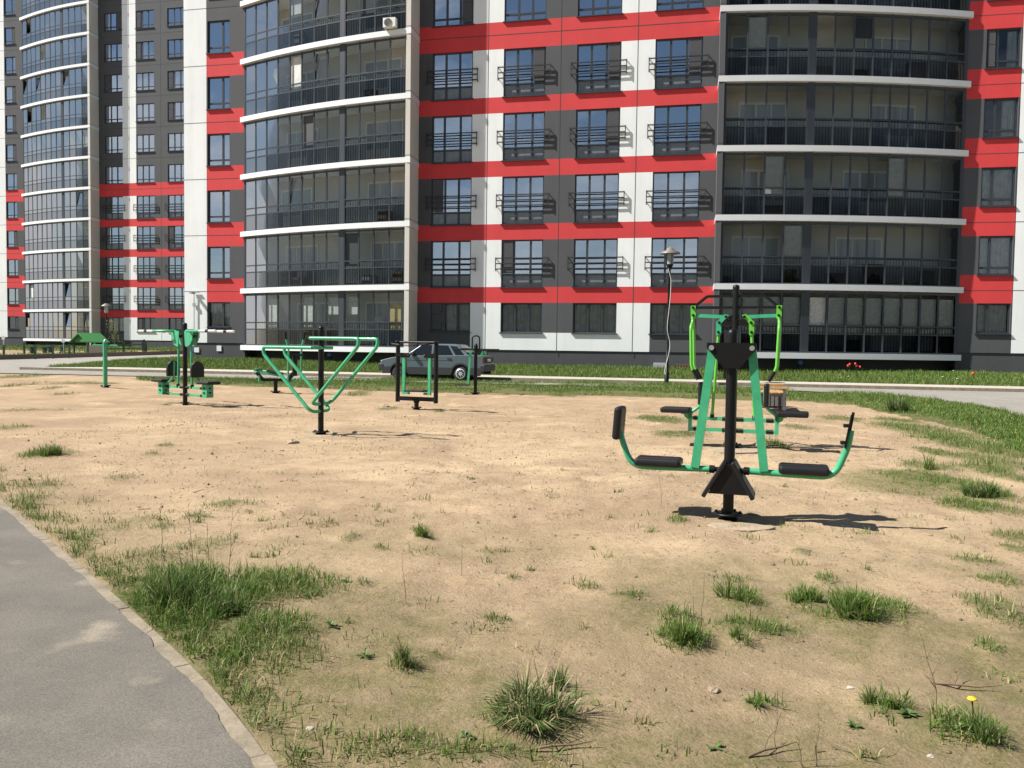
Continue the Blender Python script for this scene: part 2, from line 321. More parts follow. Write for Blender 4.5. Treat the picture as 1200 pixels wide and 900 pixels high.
def ground_mat():
    m = bpy.data.materials.new('trampled_sandy_soil'); m.use_nodes = True; t = m.node_tree; b = t.nodes['Principled BSDF']; b.inputs['Roughness'].default_value = .95; b.inputs['Specular IOR Level'].default_value = .15
    L = t.links.new; N = t.nodes.new
    c = N('ShaderNodeTexCoord')
    def noise(sc, det, ro=.6, dist=0):
        n = N('ShaderNodeTexNoise'); n.inputs['Scale'].default_value = sc; n.inputs['Detail'].default_value = det; n.inputs['Roughness'].default_value = ro; n.inputs['Distortion'].default_value = dist; L(c.outputs['Object'], n.inputs[0]); return n.outputs[0]
    def ramp(i, a, b_, ca=(0, 0, 0, 1), cb=(1, 1, 1, 1)):
        r = N('ShaderNodeValToRGB'); r.color_ramp.elements[0].position = a; r.color_ramp.elements[1].position = b_; r.color_ramp.elements[0].color = ca; r.color_ramp.elements[1].color = cb; L(i, r.inputs[0]); return r.outputs[0]
    def mix(f, a, b_, mode='MIX'):
        x = N('ShaderNodeMixRGB'); x.blend_type = mode
        for k, v in ((0, f), (1, a), (2, b_)):
            if isinstance(v, (int, float)): x.inputs[k].default_value = v
            elif isinstance(v, tuple): x.inputs[k].default_value = v
            else: L(v, x.inputs[k])
        return x.outputs[0]
    def attr(n):
        a = N('ShaderNodeAttribute'); a.attribute_name = n; return a.outputs['Fac']
    base = ramp(noise(.5, 6, .65), .32, .68, (.315, .224, .142, 1), (.468, .338, .215, 1))
    base = mix(attr('worn'), base, (.60, .455, .285, 1))
    base = mix(ramp(noise(2.6, 8, .75), .50, .70), base, (.31, .212, .13, 1)); base = mix(ramp(noise(.9, 5, .6), .55, .72), base, (.55, .40, .25, 1))
    base = mix(ramp(noise(22, 6, .8), .57, .66), base, (.165, .112, .07, 1))
    base = mix(ramp(noise(38, 3, .6), .62, .74), base, (.52, .43, .32, 1))
    for vs_, th_, cs_ in ((34, .13, (.16, .115, .07, 1)), (70, .16, (.19, .14, .09, 1)), (21, .10, (.14, .125, .06, 1))):
        v_ = N('ShaderNodeTexVoronoi'); v_.inputs['Scale'].default_value = vs_; L(c.outputs['Object'], v_.inputs[0])
        d_ = ramp(v_.outputs['Distance'], th_, th_+.07, (1, 1, 1, 1), (0, 0, 0, 1)); sp_c = N('ShaderNodeSeparateColor'); L(v_.outputs['Color'], sp_c.inputs[0])
        k_ = N('ShaderNodeMath'); k_.operation = 'LESS_THAN'; L(sp_c.outputs[0], k_.inputs[0]); k_.inputs[1].default_value = .38
        q_ = N('ShaderNodeMath'); q_.operation = 'MULTIPLY'; L(d_, q_.inputs[0]); L(k_.outputs[0], q_.inputs[1])
        q2 = N('ShaderNodeMath'); q2.operation = 'MULTIPLY'; L(q_.outputs[0], q2.inputs[0]); L(ramp(noise(1.6, 4, .6), .42, .58), q2.inputs[1]); base = mix(q2.outputs[0], base, cs_)
    base = mix(1., base, ramp(noise(130, 3, .7), .25, .75, (.72, .72, .72, 1), (1.12, 1.12, 1.12, 1)), 'MULTIPLY')
    mo = mix(ramp(noise(7, 6, .7), .35, .65), (.225, .175, .098, 1), (.155, .145, .055, 1))
    mo = mix(1., mo, ramp(noise(60, 4, .7), .3, .7, (.6, .6, .6, 1), (1.25, 1.25, 1.25, 1)), 'MULTIPLY')
    mm = N('ShaderNodeMath'); mm.operation = 'MULTIPLY'; L(attr('moss'), mm.inputs[0]); L(ramp(noise(3.2, 6, .75), .28, .6, (.35, .35, .35, 1)), mm.inputs[1])
    base = mix(mm.outputs[0], base, mo)
    gr = mix(ramp(noise(9, 5), .3, .7), (.075, .085, .028, 1), (.115, .125, .04, 1))
    gm = N('ShaderNodeMath'); gm.operation = 'MULTIPLY_ADD'; gm.use_clamp = True; L(attr('green'), gm.inputs[0]); gm.inputs[1].default_value = 1.5
    g2 = N('ShaderNodeMath'); g2.operation = 'MULTIPLY_ADD'; L(noise(14, 5, .7), g2.inputs[0]); g2.inputs[1].default_value = 1.4; g2.inputs[2].default_value = -1.15; L(g2.outputs[0], gm.inputs[2])
    base = mix(gm.outputs[0], base, gr); L(base, b.inputs[0])
    h = N('ShaderNodeMath'); h.operation = 'MULTIPLY_ADD'; L(noise(18, 8, .72), h.inputs[0]); h.inputs[1].default_value = 1.; h2 = N('ShaderNodeMath'); h2.operation = 'MULTIPLY'; L(noise(85, 4, .7), h2.inputs[0]); h2.inputs[1].default_value = .35; L(h2.outputs[0], h.inputs[2])
    bp = N('ShaderNodeBump'); bp.inputs['Strength'].default_value = .7; bp.inputs['Distance'].default_value = .04; L(h.outputs[0], bp.inputs['Height']); L(bp.outputs[0], b.inputs['Normal'])
    return m
GROUND = ground_mat()
gnd = np_mesh('ground', verts, faces, [GROUND], {'green': green, 'moss': moss, 'worn': worn})
tag(gnd, 'trampled sandy ground with worn patches of grass and moss', 'ground', kind='structure')
def zg(x, y):                          # height of the built ground, lumps included
    x = np.asarray(x, float); y = np.asarray(y, float); u, s = xy2us(x, y)
    iu = np.clip(np.searchsorted(us, u)-1, 0, nu-2); js = np.clip(np.searchsorted(ss, s)-1, 0, ns-2)
    fu = np.clip((u-us[iu])/(us[iu+1]-us[iu]), 0, 1); fs = np.clip((s-ss[js])/(ss[js+1]-ss[js]), 0, 1)
    return (ZZ[iu, js]*(1-fu)+ZZ[iu+1, js]*fu)*(1-fs)+(ZZ[iu, js+1]*(1-fu)+ZZ[iu+1, js+1]*fu)*fs
def on(px, py):
    q = gp(px, py); q.z = float(zg(q.x, q.y)); return q

def asphalt(name, dark, light, dust, sc=1.):
    m = bpy.data.materials.new(name); m.use_nodes = True; t = m.node_tree; b = t.nodes['Principled BSDF']; b.inputs['Roughness'].default_value = .9; b.inputs['Specular IOR Level'].default_value = .25
    L = t.links.new; N = t.nodes.new; c = N('ShaderNodeTexCoord')
    def noise(s, d, ro=.6):
        n = N('ShaderNodeTexNoise'); n.inputs['Scale'].default_value = s; n.inputs['Detail'].default_value = d; n.inputs['Roughness'].default_value = ro; L(c.outputs['Object'], n.inputs[0]); return n.outputs[0]
    def ramp(i, a, b_, ca, cb):
        r = N('ShaderNodeValToRGB'); r.color_ramp.elements[0].position = a; r.color_ramp.elements[1].position = b_; r.color_ramp.elements[0].color = (*ca, 1); r.color_ramp.elements[1].color = (*cb, 1); L(i, r.inputs[0]); return r.outputs[0]
    def mix(f, a, b_, mode='MIX'):
        x = N('ShaderNodeMixRGB'); x.blend_type = mode
        for k, v in ((0, f), (1, a), (2, b_)):
            if isinstance(v, (int, float)): x.inputs[k].default_value = v
            elif isinstance(v, tuple): x.inputs[k].default_value = (*v, 1)
            else: L(v, x.inputs[k])
        return x.outputs[0]
    base = ramp(noise(1.3*sc, 6, .65), .3, .7, dark, light)
    base = mix(ramp(noise(2.1, 5, .5), .62, .74, (0, 0, 0), (.8, .8, .8)), base, dust)
    base = mix(1., base, ramp(noise(120*sc, 5, .8), .3, .7, (.5, .5, .5), (1.5, 1.5, 1.5)), 'MULTIPLY'); L(base, b.inputs[0])
    v = N('ShaderNodeTexVoronoi'); v.inputs['Scale'].default_value = 120*sc; L(c.outputs['Object'], v.inputs[0])
    bp = N('ShaderNodeBump'); bp.inputs['Strength'].default_value = .55; bp.inputs['Distance'].default_value = .006; L(noise(150*sc, 5, .8), bp.inputs['Height']); L(bp.outputs[0], b.inputs['Normal'])
    return m
ASPH = asphalt('worn_grey_asphalt', (.115, .103, .087), (.175, .155, .13), (.30, .255, .19))
ROADM = asphalt('pale_dusty_road', (.215, .20, .178), (.275, .255, .225), (.33, .30, .25), .5)
PAVE = asphalt('pale_pavement_slab', (.36, .335, .285), (.44, .405, .345), (.46, .41, .33), .5)
# path in front, lower left
ev = [Vector((q[0], q[1], 0)) for q in EP]; cum = [0]
for p, q in zip(ev[:-1], ev[1:]): cum.append(cum[-1]+(q-p).length)
def epos(t, d):                         # a point t metres along the edge, d metres onto the path
    i = min(max(int(np.searchsorted(cum, t))-1, 0), len(ev)-2); f_ = (t-cum[i])/max(cum[i+1]-cum[i], 1e-9)
    p = ev[i].lerp(ev[i+1], f_); a0, a1 = ev[max(i-1, 0)], ev[min(i+2, len(ev)-1)]; tg = (a1-a0).normalized(); nr_ = Vector((-tg.y, tg.x, 0))*PSIGN
    return p+nr_*d
b_ = MB(); ts = np.arange(0, cum[-1], .05); wob = [fbm(np.array(t*4.), np.array(2.), 4)*.05-.03 for t in ts]
for i in range(len(ts)-1):
    for j, (d0, d1) in enumerate(((.075, .8), (.8, 2), (2, 3.3))):
        q = [epos(ts[i], d0+(min(wob[i], .006) if j == 0 else 0)), epos(ts[i], d1), epos(ts[i+1], d1), epos(ts[i+1], d0+(min(wob[i+1], .006) if j == 0 else 0))]
        b_.quad(*[(p.x, p.y, .027) for p in q])
pth = b_.build('path', ASPH); tag(pth, 'worn grey asphalt footpath in the near corner', 'path', kind='structure')
b_ = MB(); t = 0.; rk = random.Random(3)
while t < cum[-1]-1.1:                                          # kerb stones, each a little out of line
    dz = rk.uniform(-.004, .004); dd = rk.uniform(-.004, .004); ms = [t+.004+k*.199 for k in range(6)]
    o_ = [epos(a, dd) for a in ms]; i_ = [epos(a, .085+dd) for a in ms]
    pg = [(p.x, p.y, -.1) for p in o_]+[(p.x, p.y, -.1) for p in i_[::-1]]
    b_.prism(pg, (0, 0, .122+dz)); t += 1.0
kb = b_.build('path_kerb', KERB, bevel=.006); tag(kb, 'flush concrete kerb stones edging the near footpath', 'kerb', kind='structure')

# road along the tower, turning towards the camera on the right
near = [(-75, 28.0), (-45, 28.0), (-20, 28.3), (-5, 28.9), (1, 29.2), (3.6, 28.9), (5.2, 28.0), (6.3, 26.6), (7.0, 24.6), (7.3, 22), (7.2, 19), (7.6, 14), (8.2, 8), (9, -10)]
far_ = [(-75, 31.79), (-45, 31.79), (-20, 31.79), (-5, 31.79), (1, 31.79), (6, 31.79), (9.5, 31.79), (13, 31.79), (15, 30), (16, 26), (16.5, 20), (17, 14), (17.5, 8), (18, -10)]
def resample(pl, n):
    o = []
    for i in range(len(pl)-1):
        for k in range(n): t = k/n; o.append((pl[i][0]*(1-t)+pl[i+1][0]*t, pl[i][1]*(1-t)+pl[i+1][1]*t))
    return o+[pl[-1]]
nr, fr_ = resample(near, 14), resample(far_, 14)
b_ = MB(); Q = 10
def rp_(i, k): t = k/Q; u = nr[i][0]*(1-t)+fr_[i][0]*t; s = nr[i][1]*(1-t)+fr_[i][1]*t; x, y = us2xy(u, s); return (x, y, float(zt_us(u, min(s, 31.79)))+.03)
for i in range(len(nr)-1):
    for k in range(Q): b_.quad(rp_(i, k), rp_(i, k+1), rp_(i+1, k+1), rp_(i+1, k))
rd = b_.build('road', ROADM, smooth=True); tag(rd, 'pale dusty asphalt road between the playing ground and the tower', 'road', kind='structure')
# pavement with kerb face, from the corner of the lawn to the right
b_ = MB(); ua = np.arange(-29.5, 40, .75)
def kz(u): return float(zt_us(u, 31.79))+.03
def sp_(u, s, z): x, y = us2xy(u, s); return (x, y, z)
for i in range(len(ua)-1):
    a, b = ua[i], ua[i+1]; za, zb = kz(a), kz(b); ha, hb = .11, .11
    b_.quad(sp_(a, 31.8, za-.05), sp_(b, 31.8, zb-.05), sp_(b, 31.8, zb+hb), sp_(a, 31.8, za+ha), 1)
    b_.quad(sp_(a, 31.8, za+ha), sp_(b, 31.8, zb+hb), sp_(b, 31.97, zb+hb), sp_(a, 31.97, za+ha), 1)
    b_.quad(sp_(a, 31.97, za+ha), sp_(b, 31.97, zb+hb), sp_(b, 33.4, float(zt_us(b, 33.4))+.03), sp_(a, 33.4, float(zt_us(a, 33.4))+.03), 0)
tag(b_.build('pavement', [PAVE, KERB]), 'pale pavement with a kerb along the lawn under the tower', 'pavement', kind='structure')
# courtyard drive on the far left, between the lawn and the play yard
b_ = MB(); ss2 = np.arange(31.8, 92, 1.0)
for i in range(len(ss2)-1):
    for k in range(20):
        def cpt(s, k):
            ul = np.interp(s, [31.8, 38, 57, 92], [-75, -37.5, -34.2, -34]); ur = np.interp(s, [31.8, 33.3, 36, 60, 92], [-29.4, -29.5, -29.4, -28.5, -28])
            u = ul+(ur-ul)*k/20; x, y = us2xy(u, s); return (x, y, float(zt_us(u, s))+.03)
        b_.quad(cpt(ss2[i], k), cpt(ss2[i], k+1), cpt(ss2[i+1], k+1), cpt(ss2[i+1], k))
tag(b_.build('courtyard_road', ROADM, smooth=True), 'pale drive leading back between the lawn and the play yard', 'road', kind='structure')
b_ = MB(); BROWN = mat('brown_kerb', (.10, .075, .06), .9, var=.2)
kp = [us2xy(u, s)+(float(zt_us(u, s)),) for u, s in [(-75, 31.9), (-37.5, 38), (-36, 45), (-34.2, 57), (-34.1, 62)]]
for i in range(len(kp)-1):
    a, b = Vector(kp[i]), Vector(kp[i+1]); b_.beam(a+Vector((0, 0, .12)), b+Vector((0, 0, .12)), .18, .34)
tag(b_.build('courtyard_kerb', BROWN), 'dark brown kerb holding the edge of the play yard', 'kerb', kind='structure')

# ------------------------------------------------------------------ the towers
FH = 2.82; BLIND = mat('patterned_blind', (.55, .55, .51), .9, var=.3, vscale=9)
def bayp(s, k=1.0): s = s*k; return 1.22-.1*s-.0157*s*s
CURTAINS = random.Random(5)
def window_proto(w, z0, z1, lights, transom, rails, name='window', gi=0):
    """frame (origin at left bottom front corner of the opening), pane, railing"""
    h = z1-z0; b = MB(); t = .055; y0, y1 = .07, .14
    b.box(0, w, y0, y1, 0, t); b.box(0, w, y0, y1, h-t, h); b.box(0, t, y0, y1, t, h-t); b.box(w-t, w, y0, y1, t, h-t)
    xs = [0]
    for f in lights: xs.append(xs[-1]+f*w)
    for x in xs[1:-1]: b.box(x-.045, x+.045, y0+.004, y1, t, h-t)
    if transom:
        for i in range(len(xs)-1):
            b.box(xs[i]+.05, xs[i+1]-.05, y0+.008, y1, transom-.04, transom+.04)
    b.box(-.05, w+.05, -.07, y0, -.045, -.004)                   # sill
    fr = b.build(name, FRAME)
    p = MB()
    for i in range(len(xs)-1):
        a = random.uniform(-.004, .004); c = random.uniform(-.004, .004)
        lo_ = transom if (transom and h > 2) else t; p.quad((xs[i]+.03, .11+a, lo_), (xs[i+1]-.03, .11+c, lo_), (xs[i+1]-.03, .11-a, h-t), (xs[i]+.03, .11-c, h-t), gi if transom else 1)
        if lo_ > t: p.quad((xs[i]+.03, .11, t), (xs[i+1]-.03, .11, t), (xs[i+1]-.03, .11, lo_), (xs[i]+.03, .11, lo_), 2)
    p.build('pane', [GLASS, GLASS0, FROST], fr)
    if rails:
        r = MB(); x0, x1, so = -.24, w+.24, -.10
        for z in (1.28, 1.04, .80): r.beam((x0, so, z), (x1, so, z), .035, .045)
        for x in (x0, x1):
            r.beam((x, so, .70), (x, so, 1.32), .035, .035)
            for z in (1.28, .80): r.beam((x, so, z), (x, -.005, z), .03, .03)
        r.build('railing', RAILM, fr)
    return fr
def curtain(fr, w, h, style, rnd):
    c = MB(); n = 26; d = .24
    if style == 'full': sp = [(.06, w-.06, .06)]
    elif style == 'sides': sp = [(.06, w*.34, .06), (w*.68, w-.06, .06)]
    elif style == 'left': sp = [(.06, w*.42, .06)]
    else: sp = [(.06, w-.06, h*.45)]
    for x0, x1, zb in sp:
        for i in range(n):
            xa, xb = x0+(x1-x0)*i/n, x0+(x1-x0)*(i+1)/n; ya, yb = d+.03*math.sin(i*1.7), d+.03*math.sin((i+1)*1.7)
            c.quad((xa, ya, zb), (xb, yb, zb), (xb, yb, h-.06), (xa, ya, h-.06))
    o = c.build('curtain', CURT, fr); return o
WIN = {}
for o_ in (0,):
    WIN['tall'] = window_proto(1.92, 0, 2.11, (.30, .40, .30), .56, True)
    WIN['tallb'] = window_proto(1.92, 0, 2.11, (.33, .34, .33), .56, True)
    WIN['short'] = window_proto(1.92, 0, 1.33, (.34, .33, .33), 0, False)
    WIN['upper'] = window_proto(1.92, 0, 1.6, (.34, .33, .33), .32, False)
    WIN['wing'] = window_proto(1.23, 0, 1.6, (.66, .34), .30, False)
    WIN['wingr'] = window_proto(1.23, 0, 1.6, (.66, .34), .30, False, gi=1)
    WIN['wing0'] = window_proto(1.23, 0, 1.25, (.66, .34), 0, False)
SCREEN = bpy.data.materials.new('insect_net'); SCREEN.use_nodes = True
_t = SCREEN.node_tree; _b = _t.nodes['Principled BSDF']; _b.inputs['Base Color'].default_value = (.09, .09, .095, 1); _b.inputs['Roughness'].default_value = .9; _b.inputs['Alpha'].default_value = .72
def put_window(kind, parent, x, y, z, w, rnd, curt=None, mirror=False):
    p = WIN[kind]
    o = cp(p, parent)
    bw = 1.23 if kind.startswith('wing') else 1.92
    o.location = (x+(w if mirror else 0), y, z); o.scale = ((-1 if mirror else 1)*w/bw, 1, 1)
    h = {'tall': 2.11, 'tallb': 2.11, 'short': 1.33, 'upper': 1.6, 'wing': 1.6, 'wingr': 1.6, 'wing0': 1.25}[kind]
    st = curt if curt else rnd.choice(['full', 'sides', 'left', 'half', None, None, 'sides'])
    if st: curtain(o, bw, h, st, rnd)
    if rnd.random() < .3:
        f0, f1 = rnd.choice([(.02, .29), (.70, .98)]) if bw > 1.5 else (.70, .97)
        m_ = MB(); m_.box(bw*f0+.03, bw*f1-.03, .045, .052, .62 if h > 2 else .1, h-.05); m_.box(bw*f0+.03, bw*f1-.03, .04, .056, h*.62, h*.62+.02, 1); m_.build('insect_screen', [SCREEN, FRAME], o)
    return o
def tower(name, label, u0, s0, dz, nf, bays, right, seed):
    x0, y0 = us2xy(u0, s0); rnd = random.Random(seed)
    T = thing(name, label, 'apartment building', (x0, y0, dz), -A)
    TOP = 1.42+FH*nf
    w = MB()                                                    # materials: 0 white 1 graphite 2 red 3 plinth 4 beige 5 joint 6 back wall 7 room
    mats = [WHITE, DARK, RED, PLINTH, BEIGE, JOINT, BACKW, ROOM]
    D0, D1 = 0, .3
    cols = [('d', 0, .64), ('w', .64, 2.53), ('l', 2.53, 3.95), ('w', 3.95, 5.85), ('d', 5.85, 7.24), ('w', 7.24, 9.17), ('l', 9.17, 10.62), ('w', 10.62, 12.61), ('d', 12.61, 13.28)]
    def op(n):                                                  # bottom and top of the opening on floor n
        if n == 0: return 2.16, 3.49
        if n < 5: return 4.2+FH*(n-1), 3.49+FH*n
        return 15.96+FH*(n-5), 17.56+FH*(n-5)
    kinds = ['short', 'tall', 'tallb', 'tall', 'tallb']
    w.box(0, 13.28, D0+.04, D1, -1.0, 1.37, 3)                   # plinth, set back a little
    for ci, (c, a, b) in enumerate(cols):
        mi = {'d': 1, 'l': 0, 'w': 1}[c]
        for n in range(nf):
            z0, z1 = op(n); zn = op(n+1)[0] if n+1 < nf else TOP+1
            if n == 0:
                low = 0 if (2.5 < a < 10.6) else 1
                w.box(a, b, D0, D1, 1.37, z0, low)
            if c != 'w': w.box(a, b, D0, D1, z0, z1, mi)
            if n < 5: w.box(a, b, D0, D1, z1, zn, 2)             # red band
            else: w.box(a, b, D0, D1, z1, zn, mi)
            if c == 'w':
                k = kinds[n] if n < 5 else 'upper'
                put_window(k, T, a, D0, z0, b-a, rnd, 'full' if n == 0 else None)
    for x in (3.24, 6.53, 9.88):                                 # vertical panel joints
        w.box(x-.014, x+.014, D0-.004, D0+.003, 1.2, TOP, 5)
    w.box(0, 13.28, -.004, .003, 15.38, 15.41, 5)
    for n in range(5, nf): w.box(0, 13.28, -.004, .003, 15.38+FH*(n-4), 15.405+FH*(n-4), 5)
    # rooms behind the windows: back wall, floors
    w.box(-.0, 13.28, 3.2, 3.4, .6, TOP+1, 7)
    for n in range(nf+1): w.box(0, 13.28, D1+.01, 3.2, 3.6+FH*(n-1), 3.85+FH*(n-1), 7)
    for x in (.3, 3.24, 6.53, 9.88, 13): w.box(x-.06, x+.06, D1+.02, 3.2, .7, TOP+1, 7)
    def wing(sgn, ox, white, win, grey, wy):
        """window column set back beside a bay; x runs outwards from ox"""
        def bx(a, b, z0, z1, mi, ya=wy, yb=wy+.3):
            xa, xb = sorted((ox+sgn*a, ox+sgn*b)); w.box(xa, xb, ya, yb, z0, z1, mi)
        ga, gb = grey; wa, wb = win; la, lb = white
        bx(ga, lb, -1, 1.52, 3, wy+.04, wy+.3)
        bx(la, lb, 1.52, TOP+1, 0)
        bx(ga, wb+.05, 1.52, 2.33, 1)
        for n in range(nf):
            z0, z1 = (2.33, 3.58) if n == 0 else (4.76+FH*(n-1), 6.37+FH*(n-1))
            if n >= 5: z0, z1 = 15.98+FH*(n-5), 17.58+FH*(n-5)
            zn = 4.76+FH*n if n < 4 else 15.98+FH*(n-4)
            bx(ga, gb, z0, z1, 1); bx(wb, wb+.05, z0, z1, 1)
            bx(ga, wb+.05, z1, zn, 2 if n < 5 else 1)
            xa = min(ox+sgn*wa, ox+sgn*wb)
            put_window('wing0' if n == 0 else ('wing' if sgn < 0 else 'wingr'), T, xa, wy, z0, abs(wb-wa), rnd, 'full' if n == 0 else rnd.choice(['full', None, 'left', 'sides']), mirror=False if sgn < 0 else True)
            xx0, xx1 = sorted((ox+sgn*ga, ox+sgn*lb))
            w.box(xx0, xx1, wy-.004, wy+.003, 15.38+FH*(n-4), 15.405+FH*(n-4), 5)
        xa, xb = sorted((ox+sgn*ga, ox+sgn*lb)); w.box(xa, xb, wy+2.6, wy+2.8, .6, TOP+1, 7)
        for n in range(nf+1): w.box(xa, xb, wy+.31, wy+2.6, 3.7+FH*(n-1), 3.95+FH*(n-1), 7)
        xe = ox+sgn*lb; w.box(min(xe, xe-sgn*.3), max(xe, xe-sgn*.3), wy+.3, wy+12, -1, TOP+1, 0)
    def bay(sgn, ox, L, posts, npane):
        k = 9.6/L
        def P(s, p, z): return Vector((ox+sgn*s, -(bayp(s, k)+p), z))
        wi = sgn > 0
        # beige end wall
        xa, xb = sorted((ox, ox+sgn*.22)); w.box(xa, xb, -1.19, 0.0, 0, TOP+1, 4 if sgn < 0 else 1)
        for n in range(nf): w.box(xa-.004, xb+.004, -1.194, .0, 1.5+FH*n, 1.52+FH*n, 5)
        m_ = 24
        for i in range(m_):                                     # back wall of the balconies, plinth under them
            a, b = .2+(L-.2)*i/m_, .2+(L-.2)*(i+1)/m_
            qa, qb = P(a, -1.55, 0), P(b, -1.55, 0)
            w.quad(qa, qb, qb+Vector((0, 0, TOP)), qa+Vector((0, 0, TOP)), 6)
            qa, qb = P(a, -1.1, -1), P(b, -1.1, -1)
            w.quad(qa, qb, qb+Vector((0, 0, 2.2)), qa+Vector((0, 0, 2.2)), 3)
        for n in range(nf):
            zt0 = 1.42+FH*n
            sl_ = MB(); N = 30
            pts = [(-.02 if i == 0 else L*1.012*i/N) for i in range(N+1)]
            for i in range(N):
                a, b = pts[i], pts[i+1]
                for (p0, z0, p1, z1) in ((0, zt0-.24, 0, zt0), (0, zt0, -1.54, zt0), (-1.54, zt0-.24, 0, zt0-.24)):
                    sl_.quad(P(a, p0, z0), P(b, p0, z0), P(b, p1, z1), P(a, p1, z1))
            for a in (pts[0], pts[-1]): sl_.quad(P(a, 0, zt0-.24), P(a, 0, zt0), P(a, -1.54, zt0), P(a, -1.54, zt0-.24))
            bal = sl_.build('balcony', LEDGE, T)
            fm = MB(); gl = MB(); ra = MB(); g0 = -.2; zb, ze = zt0, zt0+FH-.24
            fm.mi = 0
            edges = [.28, posts[0], posts[1], L-.12]
            secs = [(edges[0], edges[1], npane[0]), (edges[2], edges[3], npane[1])]
            def post(a, b, d0=-.02, d1=-.16):
                q = [P(a, g0-d0-.02, zb), P(b, g0-d0-.02, zb), P(b, g0+d1, zb), P(a, g0+d1, zb)]; fm.prism(q, (0, 0, ze-zb))
            post(.04, edges[0]); post(edges[1], edges[2], -.05, -.2); post(edges[3], L)
            for (a, b, np_) in secs:
                for j in range(np_+1):
                    s = a+(b-a)*j/np_; c0 = P(s, g0+.0, zb+.03); fm.beam(c0, c0+Vector((0, 0, ze-zb-.05)), .05, .07, 0, (1, 0, 0))
                for j in range(np_):
                    sa, sb = a+(b-a)*j/np_, a+(b-a)*(j+1)/np_
                    for z, hh in ((.03, .06), (.80, .055), (1.13, .055), (2.5, .08)):
                        fm.beam(P(sa, g0-.003, zb+z), P(sb, g0-.003, zb+z), .05, hh)
                    e = .022
                    gl.quad(P(sa, g0, zb+.06), P(sb, g0, zb+.06), P(sb, g0, zb+.78), P(sa, g0, zb+.78), 1)
                    gl.quad(P(sa, g0, zb+.83), P(sb, g0, zb+.83), P(sb, g0, zb+1.1), P(sa, g0, zb+1.1), 0)
                    opn = rnd.random()
                    if opn < .05: continue                       # slid open
                    if opn < .11:                                # tilted inwards
                        gl.quad(P(sa, g0-.02, zb+1.17), P(sb, g0-.02, zb+1.17), P(sb, g0-.2, zb+2.42), P(sa, g0-.2, zb+2.42), 0)
                        c0, c1 = P(sa+.04, g0-.03, zb+1.17), P(sa+.04, g0-.2, zb+2.42); fm.beam(c0, c1, .05, .05)
                        c0, c1 = P(sb-.04, g0-.03, zb+1.17), P(sb-.04, g0-.2, zb+2.42); fm.beam(c0, c1, .05, .05)
                    else: gl.quad(P(sa, g0, zb+1.16), P(sb, g0, zb+1.16), P(sb, g0+rnd.uniform(-.012, .012), zb+2.46), P(sa, g0+rnd.uniform(-.012, .012), zb+2.46), 0)
                nb = int((b-a)/.125)
                for j in range(nb+1):
                    s = a+(b-a)*j/nb; c0 = P(s, g0-.14, zb+.08); ra.beam(c0, c0+Vector((0, 0, 1.0)), .018, .018, 0, (1, 0, 0))
                for j in range(12):
                    sa, sb = a+(b-a)*j/12, a+(b-a)*(j+1)/12
                    for z in (.1, 1.1): ra.beam(P(sa, g0-.14, zb+z), P(sb, g0-.14, zb+z), .045, .04)
            fm.build('glazing_frame', FRAME, bal); gl.build('glass', [GLASSB, GLASSD], bal); ra.build('railing', RAILM, bal)
            DP = mat('dark_pane', (.36, .40, .43), .08)
            for (a, b, np_) in secs:                            # doors and windows in the back wall
                c = a+(b-a)*rnd.uniform(.38, .6); d = -1.5; bw = MB()
                bw.prism([P(c-1.1, d, zb), P(c+.9, d, zb), P(c+.9, d-.04, zb), P(c-1.1, d-.04, zb)], (0, 0, 2.15), 0)
                for q0, q1, z0, z1 in ((-1.02, -.42, .1, 2.05), (-.32, .22, .85, 2.05), (.3, .82, .85, 2.05)):
                    bw.prism([P(c+q0, d+.012, zb+z0), P(c+q1, d+.012, zb+z0), P(c+q1, d, zb+z0), P(c+q0, d, zb+z0)], (0, 0, z1-z0), 1)
                bw.build('balcony_door', [FRAMEW, DP], bal)
            BOXM = [mat('stored_dark', (.05, .05, .055), .8), mat('stored_brown', (.22, .15, .09), .8), mat('stored_pale', (.4, .4, .42), .8)]
            for (a, b, np_) in secs:
                for j in range(np_):
                    if rnd.random() < .22:
                        s = a+(b-a)*(j+.5)/np_; h = rnd.uniform(.4, .95); ww = rnd.uniform(.2, .4); st = MB()
                        st.prism([P(s-ww, -.5, zb+.01), P(s+ww, -.5, zb+.01), P(s+ww, -.95, zb+.01), P(s-ww, -.95, zb+.01)], (0, 0, h)); st.build('stored_box', rnd.choice(BOXM), bal)
            if n > 0:
                bl = None
                for (a, b, np_) in secs:
                    for j in range(np_):
                        if rnd.random() < .13:
                            bl = MB(); sa, sb = a+(b-a)*(j+.06)/np_, a+(b-a)*(j+.95)/np_; zl = rnd.choice([.9, 1.15, 1.6])
                            bl.quad(P(sa, -.30, zb+zl), P(sb, -.30, zb+zl), P(sb, -.30, zb+2.42), P(sa, -.30, zb+2.42), rnd.choice([0, 0, 1])); bl.build('blind', [mat('plain_blind', (.6, .6, .57), .9, var=.2, vscale=6), mat('dark_net', (.08, .08, .085), .9)], bal)
